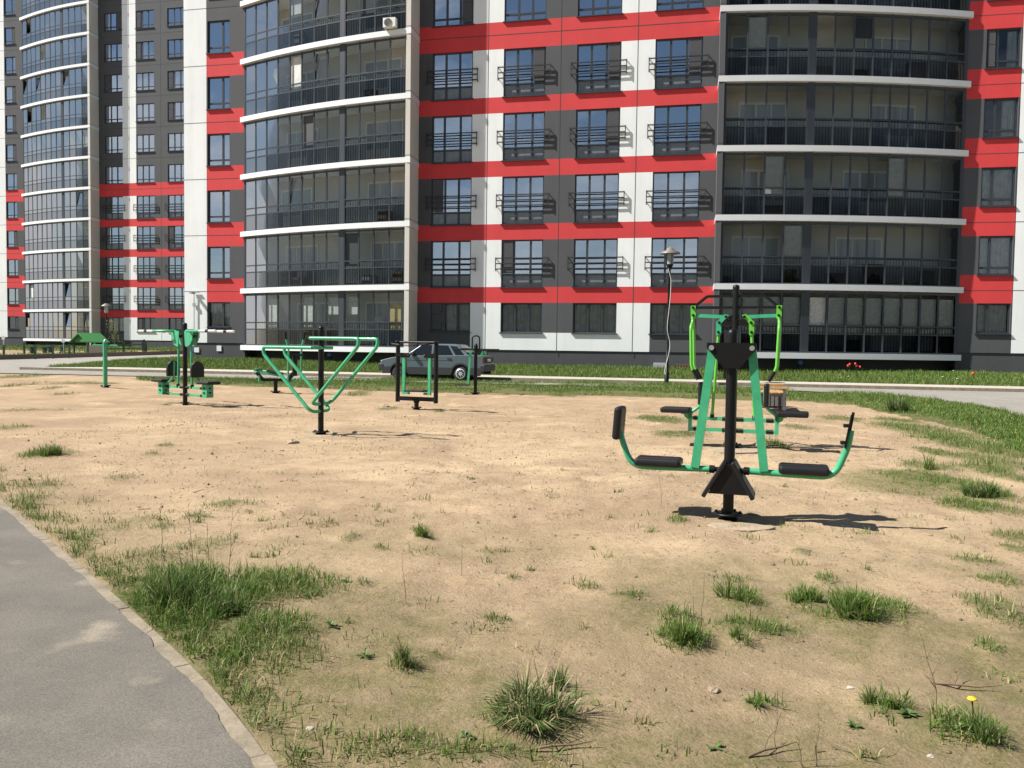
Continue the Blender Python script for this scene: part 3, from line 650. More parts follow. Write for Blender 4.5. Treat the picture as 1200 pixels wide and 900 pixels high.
            if n == 0:                                          # ground floor: blinds and boards behind the glass
                for (a, b, np_) in secs:
                    for j in range(np_):
                        if sgn > 0 or rnd.random() < .3:
                            cu = MB(); sa, sb = a+(b-a)*(j+.1)/np_, a+(b-a)*(j+.93)/np_; zlo = .85 if rnd.random() < .8 else 1.5
                            cu.quad(P(sa, -.36, zb+zlo), P(sb, -.36, zb+zlo), P(sb, -.36, zb+2.3), P(sa, -.36, zb+2.3), 0); cu.build('blind', BLIND, bal)
                if sgn < 0:
                    cu = MB(); cu.prism([P(.5, -.36, zb+.85), P(1.05, -.36, zb+.85), P(1.05, -.39, zb+.85), P(.5, -.39, zb+.85)], (0, 0, 1.1)); cu.build('board', CARD, bal); cu = MB()
                    cu.prism([P(9.0, -.36, zb+.3), P(9.4, -.36, zb+.3), P(9.4, -.39, zb+.3), P(9.0, -.39, zb+.3)], (0, 0, 1.7)); cu.build('board', CARD, bal)
    if 'l' in bays: bay(-1, 0, 9.6, (3.4, 3.66), (4, 8))
    wing(-1, 0, (11.67, 12.94), (10.38, 11.61), (9.58, 10.38), 1.4)
    if 'r' in bays:
        bay(1, 13.28, 10.05, (3.55, 3.82), (4, 8))
        wing(1, 13.28, (12.1, 16), (10.74, 12.02), (10.0, 10.74), 1.4)
    # top and backs, out of the picture
    w.box(-12.6, 13.2 + (16 if right else 0), 4.2, 14, -1, TOP+1.2, 1)
    w.build('wall', mats, T)
    for vx in (4.6, 7.9):
        v = MB(); v.box(vx-.18, vx+.18, .025, .045, .62, .76, 0)
        for q in range(4): v.box(vx-.15, vx+.15, .012, .03, .64+q*.03, .65+q*.03, 0)
        v.build('vent', mat('vent_grey', (.12, .12, .125), .6), T)
    return T
near_T = tower('apartment_building', 'white, red and graphite apartment tower with glazed round balconies behind the gym machines', -12.37, 36.6, 0, 7, 'lr', True, 4)
far_T = tower('apartment_building', 'farther apartment tower on the left, beyond the green roofed play hut', -54.6, 68.6, .35, 13, 'l', False, 9)
for p in WIN.values():                                          # the patterns themselves are not part of the place
    for c in list(p.children): bpy.data.objects.remove(c)
    bpy.data.objects.remove(p)
def tl(x, y, z):                                                # a point in the near tower's own measures
    q = us2xy(-12.37+x, 36.6+y); return Vector((q[0], q[1], z))
def on_tower(name, label, cat, x, y, z, group=None): return thing(name, label, cat, tl(x, y, z), -A, group)
# posts with blue tops under the balconies
for lx, ly, lab in ((-4.3, -.05, 'short dark post with a blue top under the left balconies'), (13.28+3.6, -.1, 'short dark post with a blue top under the right balconies')):
    z0 = float(zt_us(-12.37+lx, 36.6+ly))
    t_ = on_tower('bollard', lab, 'post', lx, ly, z0, 'posts under the balconies')
    m_ = MB(); m_.lathe([(.11, -.1), (.11, .32)]); m_.build('post', BLACK, t_)
    m_ = MB(); m_.lathe([(.115, .32), (.115, .44), (.09, .47)]); m_.build('cap', mat('blue_plastic', (.03, .14, .42), .4), t_)
# air conditioner on the left balconies
ac = on_tower('air_conditioner', 'white air conditioner unit hung outside the topmost visible left balcony', 'air conditioner', -.95, -(bayp(.95)+.02), 1.42+FH*5+.03)
ac.scale = (.74, .8, .74)
m_ = MB(); m_.box(-.40, .40, -.30, 0, 0, .56); m_.build('case', mat('ac_white', (.74, .72, .66), .5), ac, bevel=.02)
m_ = MB()
mt = Matrix.Translation((-.08, -.305, .28)) @ Matrix.Rotation(R(90), 4, 'X')
for rr in (.23, .17, .11, .05): m_.tube([mt @ Vector((rr*math.cos(a), rr*math.sin(a), .012)) for a in np.linspace(0, 2*math.pi, 25)], .012, 5)
m_.lathe([(.24, -.002), (.24, .004)], mtx=mt, mi=1); m_.build('fan_grille', [mat('ac_grey', (.35, .35, .34), .5), BLACK], ac)
m_ = MB(); m_.beam((-.3, -.28, -.03), (-.3, .15, -.03), .04, .05); m_.beam((.3, -.28, -.03), (.3, .15, -.03), .04, .05); m_.build('bracket', STEEL, ac)
# camera mast on the white end wall, plates beside the corner
sc_ = on_tower('security_camera', 'security camera on a thin mast on the white end wall', 'camera', -12.35, 1.36, 2.05)
m_ = MB(); m_.tube([(0, -.04, 0), (0, -.04, 1.95)], .022); m_.box(-.06, .06, -.09, 0, 1.3, 1.48); m_.build('mast', STEEL, sc_)
m_ = MB(); m_.box(-.07, .07, -.36, -.02, 1.93, 2.02); m_.box(-.05, .3, -.07, -.0, 2.0, 2.03); m_.build('head', mat('cam_grey', (.4, .4, .42), .5), sc_)
pl = on_tower('wall_plate', 'small blue and white plate on the plinth below the camera mast', 'sign', -12.55, 1.43, 1.22)
m_ = MB(); m_.box(-.11, .11, -.03, 0, -.13, .13); m_.build('blue_plate', mat('plate_blue', (.04, .09, .3), .5), pl)
m_ = MB(); m_.box(.14, .42, -.03, 0, -.2, .05); m_.build('white_plate', FRAMEW, pl)
pl = on_tower('wall_plate', 'small plain white plate on the dark plinth near the left balconies', 'sign', -11.0, 1.43, 1.24)
m_ = MB(); m_.box(-.13, .13, -.03, 0, -.14, .14); m_.build('plate', FRAMEW, pl)
bx_ = on_tower('utility_box', 'pale metal box standing against the plinth by the lamp post', 'box', 11.1, -.12, .70)
m_ = MB(); m_.box(-.28, .28, -.14, .12, -.1, .2); m_.build('cabinet', mat('pale_box', (.35, .36, .37), .6), bx_, bevel=.01)
bx_ = on_tower('cellar_window', 'small brown cellar grille in the plinth beside the pale box', 'grille', 12.1, .02, .72)
m_ = MB(); m_.box(-.4, .4, 0, .03, -.08, .14)
for k in range(7): m_.box(-.36+k*.12-.012, -.36+k*.12+.012, -.016, 0, -.06, .12, 1)
m_.build('grille', [mat('brown_board', (.16, .09, .06), .8), JOINT], bx_)

# ------------------------------------------------------------------ grass blades
def grass_mat(name, c0, c1, dry):
    m = bpy.data.materials.new(name); m.use_nodes = True; t = m.node_tree; b = t.nodes['Principled BSDF']; b.inputs['Roughness'].default_value = .55; b.inputs['Specular IOR Level'].default_value = .3
    a = t.nodes.new('ShaderNodeAttribute'); a.attribute_name = 'tint'
    r = t.nodes.new('ShaderNodeValToRGB'); r.color_ramp.elements[0].color = (*c0, 1); r.color_ramp.elements[1].color = (*dry, 1); r.color_ramp.elements[1].position = 1
    e = r.color_ramp.elements.new(.6); e.color = (*c1, 1); e = r.color_ramp.elements.new(.8); e.color = (*dry, 1)
    tr = t.nodes.new('ShaderNodeBsdfTranslucent'); ms = t.nodes.new('ShaderNodeMixShader'); ms.inputs[0].default_value = .28
    t.links.new(a.outputs['Fac'], r.inputs[0]); t.links.new(r.outputs[0], b.inputs[0]); t.links.new(r.outputs[0], tr.inputs[0])
    t.links.new(b.outputs[0], ms.inputs[1]); t.links.new(tr.outputs[0], ms.inputs[2]); t.links.new(ms.outputs[0], t.nodes['Material Output'].inputs[0])
    return m
GRASS = grass_mat('grass_blades', (.062, .12, .02), (.175, .255, .055), (.40, .33, .17))
DGRASS = grass_mat('dark_grass_blades', (.042, .085, .02), (.125, .19, .05), (.40, .33, .18))
def blades(P, h, lean, wid, tint):
    """P (n,3) roots; h heights; lean (n,2) tip offset as a share of h; returns verts, faces(tri), tint"""
    n = len(P); a = rng.random(n)*2*np.pi; wx = np.cos(a)*wid/2; wy = np.sin(a)*wid/2; z = np.zeros(n)
    l = np.linalg.norm(lean, axis=1); up = np.sqrt(np.clip(1-np.minimum(l, .95)**2, .05, 1))
    mid = P+np.stack([lean[:, 0]*h*.38, lean[:, 1]*h*.38, h*.58*np.sqrt(up)], 1); tip = P+np.stack([lean[:, 0]*h, lean[:, 1]*h, h*up], 1)
    d = np.stack([wx, wy, z], 1)
    V = np.stack([P-d-np.array([0, 0, .01]), P+d-np.array([0, 0, .01]), mid-d*.8, mid+d*.8, tip], 1).reshape(-1, 3)
    o = np.arange(n)[:, None]*5
    Fc = np.concatenate([o+np.array([[0, 1, 3]]), o+np.array([[0, 3, 2]]), o+np.array([[2, 3, 4]])], 0)
    return V, Fc, np.repeat(tint, 5)
def grass_obj(name, parts, m):
    V = []; Fs = []; T = []; o = 0
    for v, f, t in parts: V.append(v); Fs.append(f+o); T.append(t); o += len(v)
    return np_mesh(name, np.concatenate(V), np.concatenate(Fs), [m], {'tint': np.concatenate(T)}, smooth=False)
def root(x, y): return np.stack([x, y, zg(x, y)], 1)
def tints(n, dry): t = rng.random(n)*.62; k = rng.random(n) < dry; t[k] = .75+.25*rng.random(k.sum()); return t
# lawn under the tower
n = 95000; u = rng.uniform(-30, 24, n); s = 33.35+rng.random(n)**1.25*4.4
km = (lawn_mask(u, s) > 0) & ((s < 36.65) | (u < -12.3) | (u > .8)) & (s < 38.0)
u, s = u[km], s[km]; x, y = us2xy(u, s); n = len(u)
hh = (.09+.15*fbm(x*.9, y*.9, 3))*rng.uniform(.6, 1.25, n)
lp = [blades(root(x, y), hh, rng.normal(0, .35, (n, 2)), rng.uniform(.012, .022, n), tints(n, .04))]
n = 9000; u = rng.uniform(-30.5, -24, n); s = rng.uniform(38, 58, n); k = (lawn_mask(u, s) > 0) & (u < -25.6); u, s = u[k], s[k]; x, y = us2xy(u, s); n = len(u)
lp.append(blades(root(x, y), rng.uniform(.1, .2, n), rng.normal(0, .3, (n, 2)), rng.uniform(.02, .04, n), tints(n, .03)))
tag(grass_obj('lawn_grass', lp, GRASS), 'mown green lawn grass along the foot of the tower', 'grass', kind='stuff')
# verge between the road and the dirt, and the worn patches
vp = []; seg_w = np.array([max(.2, (BP[i+1][0]-BP[i][0]).length*((BP[i][0]-BP[i][1]).length+.3)) for i in range(len(BP)-1)]); seg_w /= seg_w.sum()
n = 105000; si = rng.choice(len(seg_w), n, p=seg_w); a = rng.random(n); b = rng.random(n)
A0 = np.array([[q[0].x, q[0].y] for q in BP]); A1 = np.array([[q[1].x, q[1].y] for q in BP])
top = A0[si]*(1-a)[:, None]+A0[si+1]*a[:, None]; bot = A1[si]*(1-a)[:, None]+A1[si+1]*a[:, None]
b = b**.85; pt = bot*(1-b)[:, None]+top*b[:, None]; x, y = pt[:, 0], pt[:, 1]
keep = fbm(x*.8+3, y*.8, 4)+.62*b > rng.uniform(.46, .82, n)-.16*(si > 7); x, y, b = x[keep], y[keep], b[keep]; n = len(x)
hh = (.04+.30*np.clip(fbm(x*.7+8, y*.7, 3)-.2, 0, 1))*rng.uniform(.5, 1.3, n)*(.45+.6*b)
vp.append(blades(root(x, y), hh, rng.normal(0, .42, (n, 2)), rng.uniform(.008, .018, n), tints(n, .04)))
tag(grass_obj('verge_grass', vp, GRASS), 'uneven green verge between the bare soil and the road', 'grass', kind='stuff')
pt_ = []
for (cx, cy, a, b), h, nb, dry in ELL:
    nb = int(nb*1.15); r_ = np.sqrt(rng.random(nb))*(.8+.5*rng.random(nb)); th = rng.random(nb)*2*np.pi
    x = cx+a*r_*np.cos(th); y = cy+b*r_*np.sin(th)
    k = fbm(x*5, y*5, 3) > .33; x, y, r_ = x[k], y[k], r_[k]; n = len(x)
    kk = dpath_f(x, y) < -.02; x, y, r_ = x[kk], y[kk], r_[kk]; n = len(x)
    if not n: continue
    ln = rng.normal(0, .55, (n, 2)); ln[:, 0] += .25*(x-cx)/max(a, .05); ln[:, 1] += .25*(y-cy)/max(b, .05)
    hh = h*rng.uniform(.45, 1.35, n)*np.clip(1.25-.6*r_, .3, 1.2); far = np.clip(cy/9, 1, 2.2)
    pt_.append(blades(root(x, y), hh, ln, rng.uniform(.0028, .0062, n)*far, tints(n, .06+dry*.6)))
for _ in range(150):                    # weeds along the kerb
    q = epos(float(rng.uniform(9.5, cum[-1]-5.5)), -float(rng.random()**1.5*.28+.02)); n = int(rng.integers(10, 60)); x = q.x+rng.normal(0, .05, n); y = q.y+rng.normal(0, .05, n); k = dpath_f(x, y) < -.01; x, y = x[k], y[k]; n = len(x)
    if n: pt_.append(blades(root(x, y), rng.uniform(.02, .085, n), rng.normal(0, .6, (n, 2)), rng.uniform(.003, .007, n), tints(n, rng.choice([.05, .15, .5]))))
# thin sprigs and dead stems all over the dirt
n = 26000; x = rng.uniform(-8, 10, n); y = 2.3+rng.random(n)**1.6*19
k = (dpath_f(x, y) < -.05) & (fbm(x*1.3+2, y*1.3, 4) > .40+.14*rng.random(n)) & (np.abs(x) < .75*y+.5) & ((fbm(x*6, y*6, 2) > .42) | (y > 8)); x, y = x[k], y[k]; n = len(x)
pt_.append(blades(root(x, y), rng.uniform(.010, .042, n)*np.where(rng.random(n) > .96, 2.2, 1), rng.normal(0, .6, (n, 2)), rng.uniform(.002, .005, n)*np.clip(y/6, 1, 2.5), tints(n, .45)))
cxx = rng.uniform(-3.2, 5.5, 150); cyy = 2.8+rng.random(150)**1.3*7
cxx = np.concatenate([cxx, rng.uniform(-4.2, -1., 70)]); cyy = np.concatenate([cyy, rng.uniform(3.4, 7.5, 70)])
for cx, cy in zip(cxx, cyy):            # weedy seedlings
    if float(dpath_f(cx, cy)) > -.1: continue
    n = int(rng.integers(8, 34)); sg_ = rng.uniform(.02, .075); x = cx+rng.normal(0, sg_, n); y = cy+rng.normal(0, sg_*.7, n)
    pt_.append(blades(root(x, y), rng.uniform(.02, .07, n), rng.normal(0, .6, (n, 2)), rng.uniform(.003, .008, n), tints(n, rng.choice([.05, .3, .6]))))
tag(grass_obj('patch_grass', pt_, GRASS), 'thin worn grass and dead stems scattered over the sandy ground', 'grass', kind='stuff')
# play yard and far lawn
n = 16000; u = rng.uniform(-62, -34.6, n); s = rng.uniform(39, 68, n); x, y = us2xy(u, s); k = ((fbm(x*.3, y*.3, 3) > .45) | (s > 60)) & (u < np.interp(s, [38, 45, 57], [-39, -37.2, -35.4])); x, y = x[k], y[k]; n = len(x)
yp = [blades(root(x, y), rng.uniform(.06, .24, n), rng.normal(0, .35, (n, 2)), rng.uniform(.03, .06, n), tints(n, .12))]
n = 9000; u = rng.uniform(-62, -28, n); s = rng.uniform(60, 68.2, n); x, y = us2xy(u, s); yp.append(blades(root(x, y), rng.uniform(.1, .3, n), rng.normal(0, .3, (n, 2)), rng.uniform(.03, .06, n), tints(n, .05)))
tag(grass_obj('yard_grass', yp, GRASS), 'rough grass in the play yard before the farther tower', 'grass', kind='stuff')

# tufts that stand out one by one
def tuft(px, py, rad, h, n, label, dry=.1, m=None, spread=.75, wid=.005, ry=.7):
    n = int(n*.8); c = on(px, py); nc = max(3, int(rad*26)); ca = rng.random(nc)*6.28; cr = np.sqrt(rng.random(nc))*rad*.5; k = rng.integers(0, nc, n)
    th = rng.random(n)*2*np.pi; j = rng.random(n)*rad*.16
    x = cr[k]*np.cos(ca[k])+j*np.cos(th); y = (cr[k]*np.sin(ca[k])+j*np.sin(th))*ry
    out = np.stack([x, y/ry], 1)/rad; ln = np.stack([np.cos(th), np.sin(th)], 1)*(spread*rng.random(n)**.6)[:, None]*.9+out*spread*.8+rng.normal(0, .15, (n, 2))
    q = np.linalg.norm(ln, axis=1); ln = ln*np.minimum(1, .97/np.maximum(q, 1e-6))[:, None]
    z = zg(c.x+x, c.y+y)-c.z; hs = rng.uniform(.6, 1.25, nc)[k]
    hh = h*.84*(.3+1.0*rng.random(n)**1.5)*hs
    o = grass_obj('grass_tuft', [blades(np.stack([x, y, z], 1), hh, ln, rng.uniform(.6, 1.35, n)*wid, tints(n, dry+.04))], m or GRASS)
    o.location = c; return tag(o, label, 'grass tuft', 'tufts of grass on the bare ground')
tuft(212, 712, .34, .22, 1300, 'largest dark green tuft of grass, beside the footpath kerb', .03, DGRASS, .6, .006)
tuft(262, 722, .30, .15, 800, 'leafy tuft just right of the largest dark tuft by the kerb', .05, DGRASS, .7, .006)
tuft(625, 846, .34, .19, 1500, 'drooping half dry tuft of grass in the near middle of the ground', .30, DGRASS, 1.5, .006)
tuft(655, 808, .09, .10, 220, 'small green tuft directly behind the drooping half dry tuft', .05, DGRASS, .7, .004)
tuft(474, 786, .08, .11, 330, 'small grey green upright tuft left of the drooping dry tuft', .2, DGRASS, .45, .0035)
tuft(798, 757, .15, .13, 500, 'short dense tuft with tall dead stems standing behind it', .03, GRASS, .75, .0045)
tuft(1003, 722, .26, .17, 1300, 'wide spreading bright green tuft right of the leg press base', .05, GRASS, .85, .005)
tuft(944, 710, .13, .11, 420, 'small tuft touching the left side of the wide spreading tuft', .03, GRASS, .7, .0045)
tuft(866, 706, .17, .15, 260, 'loose tuft of long thin blades nearest the leg press base', .08, GRASS, .8, .005)
tuft(868, 752, .08, .08, 150, 'little tuft in front of the loose long bladed tuft', .08, GRASS, .8, .004)
tuft(885, 832, .085, .05, 200, 'flat rosette of green blades low on the soil', .03, GRASS, 1.0, .005)
tuft(1040, 832, .14, .10, 260, 'tuft at the left end of the trailing weeds with the yellow dandelion', .05, GRASS, .85, .005)
tuft(1148, 865, .12, .11, 300, 'tuft at the near right corner below the dandelion', .1, DGRASS, .7, .004)
tuft(497, 627, .10, .11, 170, 'small upright tuft alone on the sand left of centre', .15, GRASS, .6, .005)
tuft(55, 536, .30, .14, 500, 'low wide tuft at the left edge of the sand', .08, GRASS, .6, .008)
tuft(1150, 583, .26, .20, 700, 'bushy tuft at the end of the green patch right of the leg press', .03, DGRASS, .7, .008)
tuft(1085, 552, .22, .26, 90, 'sparse tall tuft rising from the flat green patch at right', .15, GRASS, .7, .009)
tuft(1052, 482, .45, .40, 700, 'tall bushy tuft of weeds before the road verge at right', .03, DGRASS, .55, .014)
LEAF = mat('weed_leaf', (.085, .135, .03), .55, var=.3, vscale=30)
def rosette(px, py, r, n, label):
    c = on(px, py); rd_ = random.Random(px+py); m_ = MB()
    n = int(n*1.9)
    for k in range(n):
        a = rd_.uniform(0, 6.28); l = r*rd_.uniform(.3, .85); d = Vector((math.cos(a), math.sin(a), 0)); w = Vector((-d.y, d.x, 0))*l*rd_.uniform(.16, .26); e = rd_.uniform(.1, 1.1)*l
        pts = [Vector((0, 0, .004)), d*l*.5+w+Vector((0, 0, e*.6)), d*l*.5-w+Vector((0, 0, e*.6)), d*l*.5+Vector((0, 0, e*.5)), d*l+Vector((0, 0, e*.55))]
        m_.add(pts, [(0, 3, 1), (0, 2, 3), (1, 3, 4), (3, 2, 4)])
    o = m_.build('weed', LEAF); o.location = c; tag(o, label, 'weed', 'broad leaved weeds on the bare ground')
for q in ((427, 769, .06, 8, 'broad leaved rosette just above left of the upright grey green tuft'), (388, 737, .07, 7, 'broad leaved weed right of the big dark grass by the kerb'), (361, 703, .06, 6, 'small broad leaved weed at the right tip of the dark grass'), (405, 680, .07, 8, 'pale green weed on the sand beyond the dark grass'),
          (1002, 850, .055, 8, 'star shaped weed left of the trailing weeds with the dandelion'), (1065, 842, .07, 9, 'leafy weed among the trailing stems beside the dandelion'), (1120, 858, .07, 9, 'leafy weed directly below the yellow dandelion'),
          (545, 868, .06, 7, 'small weed at the bottom edge left of the dead branch'), (840, 875, .05, 6, 'tiny weed at the bottom edge near the bare stems'), (695, 640, .05, 6, 'tiny weed alone on the open sand left of the leg press')): rosette(*q)
# tall dead stems
def stem(px, py, h, label, lean, br=3, r=.0022):
    c = on(px, py); m_ = MB(); rd_ = random.Random(px*3+py); pts = []
    for k in range(7):
        t = k/6; pts.append((lean[0]*h*t**1.4+rd_.uniform(-.006, .006), lean[1]*h*t**1.4, h*t))
    m_.tube(pts, [r*(1.1-.7*k/6) for k in range(7)], 5)
    for _ in range(br):
        k = rd_.randint(2, 5); p = Vector(pts[k]); d = Vector((rd_.uniform(-1, 1), rd_.uniform(-.5, .5), rd_.uniform(.4, 1.2)))*h*.16
        m_.tube([p, p+d*.6+Vector((0, 0, .01)), p+d], [r*.6, r*.5, r*.3], 4)
    o = m_.build('dead_stem', mat('dead_stem', (.19, .13, .075), .8, var=.3), None); o.location = c
    return tag(o, label, 'dry stem', 'dry stems standing in the soil')
stem(1100, 848, .36, 'tallest dry branching stem, standing behind the dandelion', (-.22, .05), 7)
stem(822, 735, .28, 'straight thin reddish dry stem behind the short dense tuft', (.02, 0), 0)
stem(812, 735, .15, 'shorter dry stem next to the reddish one', (-.02, 0), 1)
stem(908, 888, .26, 'straight bare dry stem in the near foreground', (.02, 0), 1, .0018)
stem(955, 893, .16, 'short dry stem at the bottom edge, right of the bare one', (.06, 0), 2)
stem(940, 895, .12, 'low forked dry stem at the bottom edge of the ground', (-.2, 0), 3)
stem(476, 700, .26, 'thin bent dry stem left of centre on the sand', (-.12, .0), 3, .0018)
stem(541, 672, .20, 'short thin dry stem with a small root on bare sand', (.02, 0), 1, .0018)
stem(268, 690, .46, 'tall dry stem rising above the dark tuft', (.06, 0), 4)
stem(226, 690, .46, 'tall dry stem left of the other, in the dark tuft', (-.05, 0), 3)
stem(244, 668, .34, 'dry stem behind the dark tuft by the kerb', (-.02, 0), 3)
stem(190, 655, .36, 'dry stem at the left of the weeds near the kerb', (-.02, 0), 3)
stem(775, 596, .34, 'long fine dry stem left of the leg press base', (-.10, 0), 1, .002)
for (px, py, dx, dy, L_, lab) in ((660, 880, .24, .04, .34, 'crooked dead branch lying below the drooping dry tuft'), (905, 880, .2, .08, .3, 'thin dead branch lying at the near edge of the ground'), (1130, 800, .3, -.06, .34, 'thin twig lying right of the tall branching stem')):
    c = on(px, py); m_ = MB(); p = [(-dx/2, -dy/2, .012), (-dx/6, -.01, .022), (dx/6, dy/3, .016), (dx/2, dy/2, .03)]
    m_.tube(p, [.006, .005, .004, .002], 6); m_.tube([p[1], (0, .05, .04), (.04, .09, .05)], [.003, .002, .0015], 5)
    o = m_.build('twig', mat('dead_stem', (.19, .13, .075), .8)); o.location = c; tag(o, lab, 'twig')
# stones and clods
def stone(px, py, r, label, m, fl=.6, name='stone'):
    c = on(px, py); rd_ = random.Random(px); m_ = MB(); n = 9; vs = []
    prof = [(.0, -.5), (.7, -.3), (1, .05), (.8, .5), (.35, .8), (.0, .85)]
    for (a, z) in prof:
        for k in range(n): rr = r*a*rd_.uniform(.75, 1.2); vs.append((rr*math.cos(2*math.pi*k/n), rr*math.sin(2*math.pi*k/n)*.8, r*fl*z*rd_.uniform(.8, 1.15)))
    m_.add(vs, [(i*n+k, i*n+(k+1) % n, (i+1)*n+(k+1) % n, (i+1)*n+k) for i in range(len(prof)-1) for k in range(n)])
    o = m_.build(name, m); o.location = c; return tag(o, label, 'stone')
PALE = mat('pale_stone', (.40, .36, .30), .9, var=.2, vscale=30); BRST = mat('brown_stone', (.3, .22, .15), .9, var=.3, vscale=20)
stone(836, 807, .03, 'brownish stone lying in front of the short dense tuft', BRST)
stone(997, 806, .022, 'small whitish stone between the flat rosette and the trailing weeds', PALE)
stone(342, 519, .13, 'pale lump of concrete left of the parallel bars base', CONC)
stone(452, 476, .11, 'dark clod on the sand left of the air walker', BRST)
stone(278, 676, .06, 'pale pinkish stone behind the dark tuft', mat('pink_stone', (.42, .3, .24), .9, var=.2))
stone(1091, 880, .016, 'tiny pale stone below the dandelion', PALE)
stone(363, 855, .018, 'tiny white pebble near the kerb in the foreground', PALE)
n = 15000; V = []; Fc = []
x = rng.uniform(-8, 9, n); y = 2.3+rng.random(n)**1.5*17; k = (dpath_f(x, y) < -.03) & (fbm(x*1.1+30, y*1.1, 4)+.35*(fbm(x*5, y*5+9, 2)-.4) > .42); x, y = x[k], y[k]; z = zg(x, y)
rr = rng.uniform(.0018, .0062, len(x))*np.clip(y/5, 1, 1.6)*(1+1.3*(rng.random(len(x)) > .94))
oc = np.array([[1, 0, 0], [0, 1, 0], [-1, 0, 0], [0, -1, 0], [0, 0, .8], [0, 0, -.8]])
vv = oc[None]*rng.uniform(.5, 1.3, (len(x), 6, 1))*rr[:, None, None]+np.stack([x, y, z+rr*.3], 1)[:, None]
ff = np.array([[0, 1, 4], [1, 2, 4], [2, 3, 4], [3, 0, 4], [1, 0, 5], [2, 1, 5], [3, 2, 5], [0, 3, 5]])
tint = np.repeat(rng.random(len(x)), 6)
cl = np_mesh('soil_clods', vv.reshape(-1, 3), (np.arange(len(x))[:, None, None]*6+ff[None]).reshape(-1, 3), [mat('soil_clod', (.20, .145, .09), .95, var=.6, vscale=3)], smooth=False)
tag(cl, 'small clods and grit strewn over the sandy ground', 'soil', kind='stuff')
n = 1500; x = rng.uniform(-7, 9, n); y = 2.4+rng.random(n)**1.5*13; k = (dpath_f(x, y) < -.04) & (np.abs(x) < .75*y+.5) & (fbm(x*1.2+11, y*1.2, 4) > .42); x, y = x[k], y[k]; n = len(x)
a = rng.random(n)*np.pi; l = rng.uniform(.006, .022, n)*np.where(rng.random(n) > .95, 2.5, 1); w_ = rng.uniform(.0012, .003, n)*np.clip(y/5, 1, 2.2)
dx, dy = np.cos(a)*l, np.sin(a)*l; e = np.stack([x-dx, y-dy, zg(x-dx, y-dy)+.003], 1); f2 = np.stack([x+dx, y+dy, zg(x+dx, y+dy)+.004+rng.random(n)*.006], 1); sdv = np.stack([-np.sin(a)*w_, np.cos(a)*w_, 0*a], 1); upv = np.zeros((n, 3)); upv[:, 2] = w_*1.4
V = np.stack([e-sdv, e+sdv, e+upv, f2-sdv, f2+sdv, f2+upv], 1).reshape(-1, 3); o_ = np.arange(n)[:, None]*6
Fc = np.concatenate([o_+np.array([[0, 3, 5]]), o_+np.array([[0, 5, 2]]), o_+np.array([[1, 2, 5]]), o_+np.array([[1, 5, 4]])], 0)
tag(np_mesh('straw_litter', V, Fc, [mat('straw', (.21, .155, .09), .85, var=.55, vscale=4)], smooth=False), 'bits of straw and broken twigs lying on the soil', 'litter', kind='stuff')
# dandelion, tulips, daisies
def flower(px, py, h, r, label, cat, m, group=None, name='flower', flat=False):
    c = on(px, py); t_ = thing(name, label, cat, c, 0, group); a = MB(); a.tube([(0, 0, 0), (.006, 0, h*.5), (0, 0, h)], max(.003, r*.09), 5); a.build('stem', DGRASS, t_)
    p = MB()
    if flat: p.lathe([(r*.2, -.004), (r, .004), (r*.8, .010), (r*.1, .014)], (0, 0, h), 14)
    else: p.lathe([(r*.3, -r*.3), (r, r*.3), (r*.95, r*1.1), (r*.55, r*1.8)], (0, 0, h), 8)
    p.build('petals', m, t_); return t_
flower(1138, 852, .10, .019, 'yellow dandelion flower among the trailing weeds', 'flower', mat('dandelion', (.75, .5, .01), .6), name='dandelion', flat=True)
tm = mat('tulip_red', (.75, .05, .03), .5)
for i, (px, py, h) in enumerate(((993.5, 439.5, .42), (995.5, 440, .52), (1002, 440, .53), (1003.5, 440, .45), (1007.5, 440, .40))):
    flower(px, py-.5, h, .045, 'red tulip in the small bed on the lawn before the right balconies', 'tulip', tm, 'red tulips on the lawn', 'tulip')
flower(1140, 441, .12, .06, 'single red tulip standing alone on the lawn at right', 'tulip', tm, None, 'tulip')
dm = mat('daisy_white', (.75, .75, .6), .6)
for px, py in ((992, 441), (994.5, 440), (1005, 441), (1007, 442), (1011.5, 441), (1013.5, 442), (1105, 441.5), (1117, 443), (1122, 442.6)):
    flower(px, py, .12, .05, 'small white flower low in the lawn near the red tulips', 'flower', dm, 'white flowers on the lawn', 'daisy', True)

# ------------------------------------------------------------------ gym machines (local x along the machine, y away, z up)
def machine(name, label, px, py, rz): return thing(name, label, 'gym machine', on(px, py), R(rz))
def pole(T, h, r=.045, top='ball'):
    m_ = MB(); m_.tube([(0, 0, -.1), (0, 0, h-.03)], r, 18)
    m_.lathe([(r, h-.03), (r*.98, h-.012), (r*.7, h+.008), (r*.05, h+.016)], n=18); return m_.build('pole', BLACK, T)
def base(T, r=.115):
    m_ = MB(); m_.lathe([(r*.62, -.05), (r*.62, .035), (r, .04), (r, .052), (.05, .055)], n=22)
    for k in range(6): a = k*math.pi/3; m_.lathe([(.012, .05), (.012, .072)], (r*.8*math.cos(a), r*.8*math.sin(a), 0), 6)
    m_.build('base_plate', BLACK, T, )
def pad(T, c, size, name, tilt=0, ax='Y', bevel=.028):
    m_ = MB(); m_.box(-size[0]/2, size[0]/2, -size[1]/2, size[1]/2, -size[2]/2, size[2]/2)
    o = m_.build(name, RUBBER, T, bevel=bevel, seg=3); o.location = c
    o.rotation_euler = (0, tilt, 0) if ax == 'Y' else (tilt, 0, 0); return o
